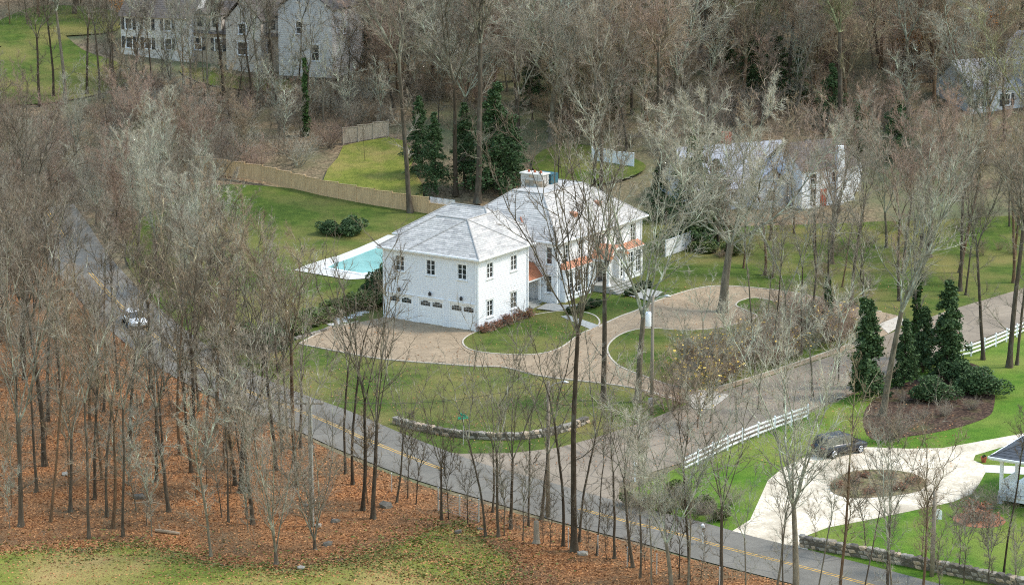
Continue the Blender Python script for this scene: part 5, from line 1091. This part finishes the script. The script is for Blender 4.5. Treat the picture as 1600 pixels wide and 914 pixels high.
m = MB(); m.box(-.3, .3, -.02, .02, .25, .85); m.hexa([(-.3, -.02, .85), (.3, -.02, .85), (.3, .02, .85), (-.3, .02, .85), (-.12, -.02, 1.02), (.12, -.02, 1.02), (.12, .02, 1.02), (-.12, .02, 1.02)]); m.build('board', 'trim_white', o)

# ------------------------------------------------------------------ cars
def car(label, loc, ang, mat, suv):
    o = thing('suv' if suv else 'sedan', label, 'car', loc, ang); L, Wd = (4.6, 1.86) if suv else (4.6, 1.8); zb = .28
    belt = 1.02 if suv else .92; top = 1.66 if suv else 1.44
    st = [(-L/2, .55, .80, .82), (-L/2 + .12, .32, .97 if suv else .9, .9), (-1.35, .28, belt + .02, 1.0), (0, .28, belt, 1.0), (1.0, .28, belt - .04, 1.0), (1.7, .3, .86, .96), (L/2 - .12, .34, .74, .86), (L/2, .45, .62, .74)]
    m = MB(); rings = []
    for (x, z0, z1, wf) in st:
        w = Wd/2*wf; rings.append([(x, -w*.93, z0), (x, -w, z0 + .2), (x, -w, (z0 + z1)/2 + .1), (x, -w*.94, z1 - .03), (x, -w*.6, z1 + .03), (x, w*.6, z1 + .03), (x, w*.94, z1 - .03), (x, w, (z0 + z1)/2 + .1), (x, w, z0 + .2), (x, w*.93, z0)])
    for a, b in zip(rings[:-1], rings[1:]):
        for j in range(10): k = (j + 1) % 10; m.poly([a[j], b[j], b[k], a[k]])
    m.poly(rings[0]); m.poly(rings[-1][::-1]); body = m.build('body', mat, o, True)
    bm = bmesh.new(); bm.from_mesh(body.data); bmesh.ops.remove_doubles(bm, verts=bm.verts, dist=1e-4); bmesh.ops.recalc_face_normals(bm, faces=bm.faces); bm.to_mesh(body.data); bm.free()
    r0, r1 = (-2.1, -1.85) if suv else (-1.75, -1.1); f0, f1 = .45, 1.15
    w0, w1 = Wd/2*.93, Wd/2*.74
    g = MB(); g.hexa([(r0, -w0, belt - .05), (f1, -w0, belt - .08), (f1, w0, belt - .08), (r0, w0, belt - .05), (r1, -w1, top - .06), (f0, -w1, top - .06), (f0, w1, top - .06), (r1, w1, top - .06)]); cab = g.build('cabin_glass', 'glass', o)
    r = MB(); r.hexa([(r1 - .05, -w1 - .02, top - .07), (f0 + .05, -w1 - .02, top - .07), (f0 + .05, w1 + .02, top - .07), (r1 - .05, w1 + .02, top - .07), (r1 + .15, -w1 + .1, top), (f0 - .1, -w1 + .1, top), (f0 - .1, w1 - .1, top), (r1 + .15, w1 - .1, top)]); r.build('roof_panel', mat, o)
    for s in (-1, 1):
        for (xa, xb) in ((r0, r1), (-.35, -.35), (f1, f0)):
            p = MB(); p.tube([(xa, s*(w0 + .005), belt - .05), (xb, s*(w1 + .012), top - .06)], .035, 5); p.build('pillar', mat, o)
        h = MB(); h.hexa([(L/2 - .22, s*.5 - .16, .58), (L/2 - .06, s*.5 - .16, .58), (L/2 - .06, s*.5 + .16, .58), (L/2 - .22, s*.5 + .16, .58), (L/2 - .3, s*.52 - .15, .75), (L/2 - .1, s*.52 - .15, .72), (L/2 - .1, s*.52 + .15, .72), (L/2 - .3, s*.52 + .15, .75)]); h.build('headlight', 'lamp_lens', o)
        h = MB(); h.box(-L/2 - .02, -L/2 + .12, s*.6 - .14, s*.6 + .14, .72, .92); h.build('tail_light', 'tail_lens', o)
        h = MB(); h.box(.75, .92, s*(w0 + .1) - .08, s*(w0 + .1) + .08, belt - .02, belt + .12); h.build('wing_mirror', mat, o)
        for x in (-1.36, 1.38):
            y = s*(Wd/2 - .1); t = MB(); t.tube([(x, y - .11, .34), (x, y - .09, .34), (x, y + .09, .34), (x, y + .11, .34)], [.3, .345, .345, .3], 18); wh = t.build('wheel', 'rubber', o, True)
            q = MB(); yy = y + s*.112; q.tube([(x, yy, .34), (x, yy + s*.015, .34)], [.07, .07], 8)
            for k in range(5):
                a = k*2*math.pi/5; q.tube([(x + .05*math.cos(a), yy + s*.005, .34 + .05*math.sin(a)), (x + .22*math.cos(a), yy + s*.005, .34 + .22*math.sin(a))], .045, 5)
            q.tube([(x + .23*math.cos(a), yy, .34 + .23*math.sin(a)) for a in np.linspace(0, 2*math.pi, 19)], .025, 4); q.build('rim', 'alloy', wh)
    return o
car('black sport utility vehicle parked on the gravel drive under a tree', at(1312, 708) + Vector((0, 0, .03)), math.radians(34), 'car_black', True)
a, b = at(190, 480), at(255, 535); d = (b - a).normalized(); n = Vector((-d.y, d.x, 0))
car('white car driving down the road behind the dark trunks', at(210, 508) + Vector((0, 0, .05)), math.atan2(d.y, d.x), 'car_white', False)

# ------------------------------------------------------------------ neighbouring houses
def gable_roof(parent, x0, x1, y0, y1, z, pitch, ov, mats, e=.3, along='x'):
    m = MB()
    if along == 'x':
        ym = (y0 + y1)/2; h = (ym - y0 + ov)*pitch; a = [(x0 - ov, y0 - ov, z), (x1 + ov, y0 - ov, z), (x1 + ov, ym, z + h), (x0 - ov, ym, z + h)]; b = [(x1 + ov, y1 + ov, z), (x0 - ov, y1 + ov, z), (x0 - ov, ym, z + h), (x1 + ov, ym, z + h)]
        ends = [[(x, y0, z), (x, y1, z), (x, ym, z + (ym - y0)*pitch)] for x in (x0 + .02, x1 - .02)]
    else:
        xm = (x0 + x1)/2; h = (xm - x0 + ov)*pitch; a = [(x0 - ov, y1 + ov, z), (x0 - ov, y0 - ov, z), (xm, y0 - ov, z + h), (xm, y1 + ov, z + h)]; b = [(x1 + ov, y0 - ov, z), (x1 + ov, y1 + ov, z), (xm, y1 + ov, z + h), (xm, y0 - ov, z + h)]
        ends = [[(x0, y, z), (x1, y, z), (xm, y, z + (xm - x0)*pitch)] for y in (y0 + .02, y1 - .02)]
    roof_courses(m, a, e, mats=len(mats)); roof_courses(m, b, e, mats=len(mats)); r = m.build('roof', list(mats), parent, fix=False)
    return r, ends
def simple_house(label, loc, ang, boxes, wallmat, roofmats, windows):
    """boxes: (x0, x1, y0, y1, h, pitch, 'x' | 'y' gable direction or 'hip'); windows per box: (side, t, z, w, h)"""
    o = thing('neighbour_house', label, 'house', loc, ang)
    for bi, (x0, x1, y0, y1, h, pitch, kind) in enumerate(boxes):
        sides = {'f': ((x0, y0), (1, 0), x1 - x0), 'r': ((x1, y0), (0, 1), y1 - y0), 'b': ((x1, y1), (-1, 0), x1 - x0), 'l': ((x0, y1), (0, -1), y1 - y0)}
        for k, (oo, d, L) in sides.items():
            wm = wallmat[bi] if isinstance(wallmat, tuple) else wallmat; wl = Wall(o, oo, d, L, -1.5, h, .28, wm)
            for (b2, sd_, t, z, w, hh, sh) in windows:
                if b2 == bi and sd_ == k: wl.window(t, z, w, hh, 1, 2, shut=sh)
            wl.finish()
        if kind == 'hip': hip_roof(o, x0, x1, y0, y1, h, pitch, .4, mats=roofmats, e=.35)
        else:
            r, ends = gable_roof(o, x0, x1, y0, y1, h, pitch, .35, roofmats, .35, kind); 
            for e in ends: m = MB(); m.poly(e); m.build('gable', wm, o)
    return o
# stone and white house at the top left, long side facing left-front; local x runs towards its right end
pL = at(530, 128); ang = math.atan2((at(530, 128) - at(190, 84)).y, (at(530, 128) - at(190, 84)).x); Lh = (at(530, 128) - at(190, 84)).to_2d().length
BR3 = ('brown_roof',)
h1 = simple_house('large pale house with dark roofs and a white gable, up the hill at left', at(190, 84), ang, [(0, Lh*.33, 0, 8, 5.0, .8, 'x'), (Lh*.30, Lh*.74, .8, 9, 3.1, .9, 'x'), (Lh*.50, Lh*.66, -.6, 9, 5.2, 1.1, 'y'), (Lh*.76, Lh, -2.0, 8, 7.2, .75, 'y')], ('pale_stucco', 'grey_wood', 'stucco', 'pale_stucco'), BR3,
    [(0, 'f', t, z, 1.0, 1.5, True) for t in (1.2, 4.0, 7.0) for z in (.8, 3.3)] + [(1, 'f', t, .9, 1.1, 1.6, True) for t in (1.5, 4.5, 7.5, 11)] + [(2, 'f', 2.4, 3.4, 1.1, 1.4, False), (2, 'f', 2.4, .7, 1.5, 1.7, False), (3, 'f', 3.0, 4.0, 1.0, 1.6, False), (3, 'f', 5.2, .6, 1.1, 2.1, False), (3, 'r', 4, 3.8, 1.0, 1.6, False)])
for k in (.36, .43, .69, .73):
    x = Lh*k; m = MB(); m.box(x - .8, x + .8, .9, 3.6, 3.5, 5.6); d = m.build('dormer', 'stucco', h1); g = MB(); g.box(x - .42, x + .42, .84, .895, 4.0, 5.2); g.build('pane', 'glass', d); m = MB(); m.hexa([(x - 1, .6, 5.6), (x + 1, .6, 5.6), (x + 1, 4, 5.6), (x - 1, 4, 5.6), (x - .1, .6, 6.3), (x + .1, .6, 6.3), (x + .1, 4, 6.3), (x - .1, 4, 6.3)]); m.build('dormer_roof', 'brown_roof', d)
m = MB(); m.box(Lh*.735, Lh*.76, 2, 3.2, 3, 9.6); m.build('chimney', 'stone_tan', h1)
# blue grey roofed house and the white house right of it
h2 = simple_house('house with a broad blue grey roof behind the pale spreading tree', at(1085, 332), math.radians(22), [(0, 13.0, 0, 9.5, 2.4, .85, 'x'), (7.2, 11.0, -1.2, 5, 2.9, .8, 'y')], 'light_grey_siding', ('blue_roof',), [(0, 'f', 2.0, .8, 1, 1.3, False), (1, 'f', 1.9, .8, 1.2, 1.4, False), (0, 'f', 5, .8, 1, 1.3, False)])
m = MB(); m.box(6.0, 6.9, 4.6, 5.6, 4, 8.0); m.build('chimney', 'rust_board', h2)
h3 = simple_house('white neighbouring house with a tall white chimney behind bare trees', at(1252, 326), math.radians(30), [(0, 7.5, 0, 7, 4.3, .7, 'x'), (5, 10, 2, 9, 4.0, .7, 'y')], 'white_paint', ('brown_roof',), [(0, 'f', 1.6, .6, .9, 1.5, False), (0, 'f', 4.6, 2.6, .9, 1.3, False), (0, 'f', 1.6, 2.6, .9, 1.3, False)])
m = MB(); m.box(4.6, 5.5, -.6, .0, -1, 6.8); m.build('chimney', 'white_paint', h3); m = MB(); m.box(2.6, 3.5, -.05, -.01, 0, 2.0); m.build('door', 'rust_board', h3)
h4 = simple_house('grey house with dark roof half hidden at the top right edge', at(1515, 178), math.radians(24), [(0, 9, 0, 8, 3.0, .75, 'x'), (8, 16, -1.5, 7, 5.6, .8, 'y')], 'light_grey_siding', ('blue_roof',), [(0, 'f', 2, .7, 1, 1.5, True), (0, 'f', 5.5, .7, 1, 1.5, True), (1, 'f', 2, 3.4, 1, 1.5, True), (1, 'f', 5, 3.4, 1, 1.5, True), (1, 'f', 3, .6, 1.6, 1.8, False)])
# ------------------------------------------------------------------ porch at the right edge
def porch():
    p = at(1563, 786); o = thing('veranda', 'white railed veranda under a dark hip roof at the right edge', 'porch', p, math.radians(-33)); dk = .75; ht = 3.35; X, Y = 7.5, 6.0
    m = MB(); m.box(-.15, X, -.15, Y, dk - .14, dk); m.box(-.08, X, -.1, -.02, dk - .45, dk - .142); m.box(-.1, -.02, -.02, Y, dk - .45, dk - .142); m.build('deck', 'trim_white', o)
    cols = [(0, 0), (2.5, 0), (5, 0), (0, 3.0), (0, 6.0), (7.4, 0)]
    for (x, y) in cols:
        c = MB(); c.box(x - .15, x + .15, y - .15, y + .15, dk, dk + .2); c.box(x - .11, x + .11, y - .11, y + .11, dk + .2, ht - .18); c.box(x - .16, x + .16, y - .16, y + .16, ht - .18, ht - .02); c.build('column', 'trim_white', o)
        c = MB(); c.box(x - .2, x + .2, y - .2, y + .2, -.3, dk - .142); c.build('pier', 'light_grey_siding', o)
    for (a, b) in (((0, 0), (2.5, 0)), ((2.5, 0), (5, 0)), ((5, 0), (7.4, 0)), ((0, 0), (0, 3.0))):
        d = Vector((b[0] - a[0], b[1] - a[1], 0)); ang2 = math.atan2(d.y, d.x); l = d.length; r = MB(); r.box(.12, l - .12, -.045, .045, .9, .98); r.box(.12, l - .12, -.03, .03, .12, .18); ra = r.build('railing', 'trim_white', o, loc=(a[0], a[1], dk), rotz=ang2)
        bm_ = MB(); bm_.box(-.02, .02, -.02, .02, .18, .9); me = bm_.mesh('baluster', 'trim_white'); n = int(l/.14)
        for k in range(1, n): link('baluster', me, ra, (.1 + (l - .2)*k/n, 0, 0))
    m = MB(); m.box(-.18, X, -.18, .18, ht - .018, ht + .22); m.box(-.18, .18, .182, Y, ht - .018, ht + .22); m.build('beam', 'trim_white', o)
    hip_roof(o, 0, 9.0, 0, 7.0, ht + .3, .48, .7, mats=('slate_roof',), e=.3, trim=True)
    w = Wall(o, (4.8, 6.4), (0, -1), 5.2, dk, ht, .2, 'white_paint'); w.window(2.0, 1.4, 1.0, 1.5, 2, 3); w.finish()
    
porch()
o = thing('flower_pot', 'terracotta pot at the start of the veranda walk', 'pot', at(1537, 722)); m = MB(); m.tube([(0, 0, 0), (0, 0, .38), (0, 0, .45)], [.16, .24, .26], 10); m.build('pot', 'terracotta', o); leaf = link('plant', PROTO['boxwood'][1], o, (0, 0, .36)); leaf.scale = (.35, .35, .35)

# ------------------------------------------------------------------ boulders, stump, log
for i, (x, y, s, lab) in enumerate([(603, 792, .75, 'dark boulder beside the three straight trunks'), (512, 851, .55, 'round dark boulder at the wood edge'), (524, 815, .5, 'dark flat boulder left of the three trunks'), (497, 822, .45, 'small grey stone beside the wooden pole'), (218, 778, .7, 'dark boulder in the leaf litter of the left wood'), (102, 742, .45, 'small grey stone at the foot of a dark trunk'),
                                   (910, 866, .55, 'grey stone right of the tallest forked trunk'), (716, 832, .5, 'flat grey stone in the worn grass patch'), (470, 888, .4, 'flat stone at the edge of the mown grass'), (478, 790, .35, 'small dark stone left of the wooden pole'), (384, 768, .7, 'mossy boulder at the foot of the forked tree'), (750, 827, .35, 'small stone by the trunk cluster')]):
    o = link('boulder', STONES[(2, 6, 2, 0, 6, 4, 0, 2, 4, 6, 2, 6)[i]], None, at(x, y) + Vector((0, 0, s*.1))); o.scale = (s*1.5, s*1.2, s*.9); o.rotation_euler = (R.uniform(-.2, .2), R.uniform(-.2, .2), R.uniform(0, 6)); tag(o, lab, 'boulder')
o = thing('tree_stump', 'tall cut stump with a splintered top near the roadside', 'stump', at(838, 848)); m = MB(); m.tube([(0, 0, -.1), (.02, 0, .3), (0, .02, 1.5), (0, 0, 1.62)], [.34, .23, .2, .16], 10); m.build('trunk', 'pole_wood', o); m = MB(); m.tube([(-.05, 0, 1.55), (-.06, 0, 2.1)], [.07, .01], 5); m.build('splinter', 'dead_wood', o)
o = thing('fallen_log', 'short pale fallen log near the wood edge', 'log', at(262, 833)); m = MB(); m.tube([(-.9, .3, .15), (0, 0, .14), (.9, -.35, .12)], [.12, .13, .1], 8); m.build('stem', 'dead_wood', o); m = MB(); m.tube([(-.5, .18, .2), (-.7, .4, .55)], [.05, .01], 5); m.build('branch_stub', 'dead_wood', o)
o = thing('fallen_branch', 'bare fallen branch lying by the boulder in the left wood', 'branch', at(232, 790)); m = MB(); m.tube([(-1.2, 0, .2), (0, .1, .3), (1.3, -.1, .12)], [.05, .06, .02], 6); m.build('stem', 'dead_wood', o); m = MB(); m.tube([(0, .1, .3), (.5, .4, .7)], [.03, .008], 5); m.build('branch_stub', 'dead_wood', o)

# ------------------------------------------------------------------ fallen leaves, uncountable
def fallen_leaves(n):
    rng = np.random.default_rng(77); wl = litter; P = []
    x0, x1 = min(p.x for p in wl), max(p.x for p in wl); y0, y1 = min(p.y for p in wl), min(232.0, max(p.y for p in wl))
    while len(P) < n:
        x, y = rng.uniform(max(x0, -62), min(x1, 45)), rng.uniform(y0, y1)
        if inside((x, y), wl): P.append((x, y, .035))
    P = np.array(P); V, Q = leaf_quads(rng, P, .055, 2.0); o = link('fallen_leaves', np_mesh('fallen_leaves', V, Q, ['fallen_leaf'])); tag(o, 'carpet of rust brown fallen leaves under the left wood', 'leaves', kind='stuff')
    # thinner spill over mown grass and roadside
    P = []
    while len(P) < n//50:
        px, py = rng.uniform(0, 960), rng.uniform(800, 914); q = at(px, py)
        if not inside(q, road_poly) and not inside(q, wl): P.append((q.x, q.y, .04))
    V, Q = leaf_quads(rng, np.array(P), .055, 2.5); o = link('scattered_leaves', np_mesh('scattered_leaves', V, Q, ['fallen_leaf'])); tag(o, 'thin scatter of fallen leaves over the near grass', 'leaves', kind='stuff')
fallen_leaves(80000)
def ragged_edge():
    """leaves blown onto the grass and grass growing through the leaves along their common edge"""
    rng = np.random.default_rng(3); ln = smooth_line(meadow, True, 8) ; ln = [p for p in ln if -70 < p.x < 45 and p.y > 160]; ln += smooth_line(clear, True, 8)
    q = np.array([(p.x, p.y) for p in ln]); i = rng.integers(0, len(q), 15000); P = q[i] + rng.normal(0, 1.5, (len(i), 2))*np.abs(rng.normal(0, 1, (len(i), 1)))
    P3 = np.concatenate([P, np.full((len(P), 1), .045)], 1); V, Q = leaf_quads(rng, P3[:8500], .055, 2.0)
    tag(link('edge_leaves', np_mesh('edge_leaves', V, Q, ['fallen_leaf'])), 'fallen leaves strewn along the edge of the mown grass', 'leaves', kind='stuff')
    V, Q = leaf_quads(rng, P3[8500:], .08, 1.0); tag(link('edge_grass', np_mesh('edge_grass', V, Q, ['tuft'])), 'grass tufts growing through the leaves at the mown edge', 'grass', kind='stuff')
ragged_edge()

def lawn_leaves(n):
    rng = np.random.default_rng(8); P = []
    while len(P) < n:
        px, py = rng.uniform(380, 1500), rng.uniform(440, 730); q = at(px, py)
        if rng.random() < .25 + .75*(math.sin(q.x*.35) + math.sin(q.y*.27 + 1))**2/4 and not inside(q, road_poly): P.append((q.x, q.y, q.z + .10))
    V, Q = leaf_quads(rng, np.array(P), .05, 2.5); tag(link('lawn_leaves', np_mesh('lawn_leaves', V, Q, ['fallen_leaf'])), 'thin scatter of dead leaves over the lawns and drive', 'leaves', kind='stuff')
lawn_leaves(7000)
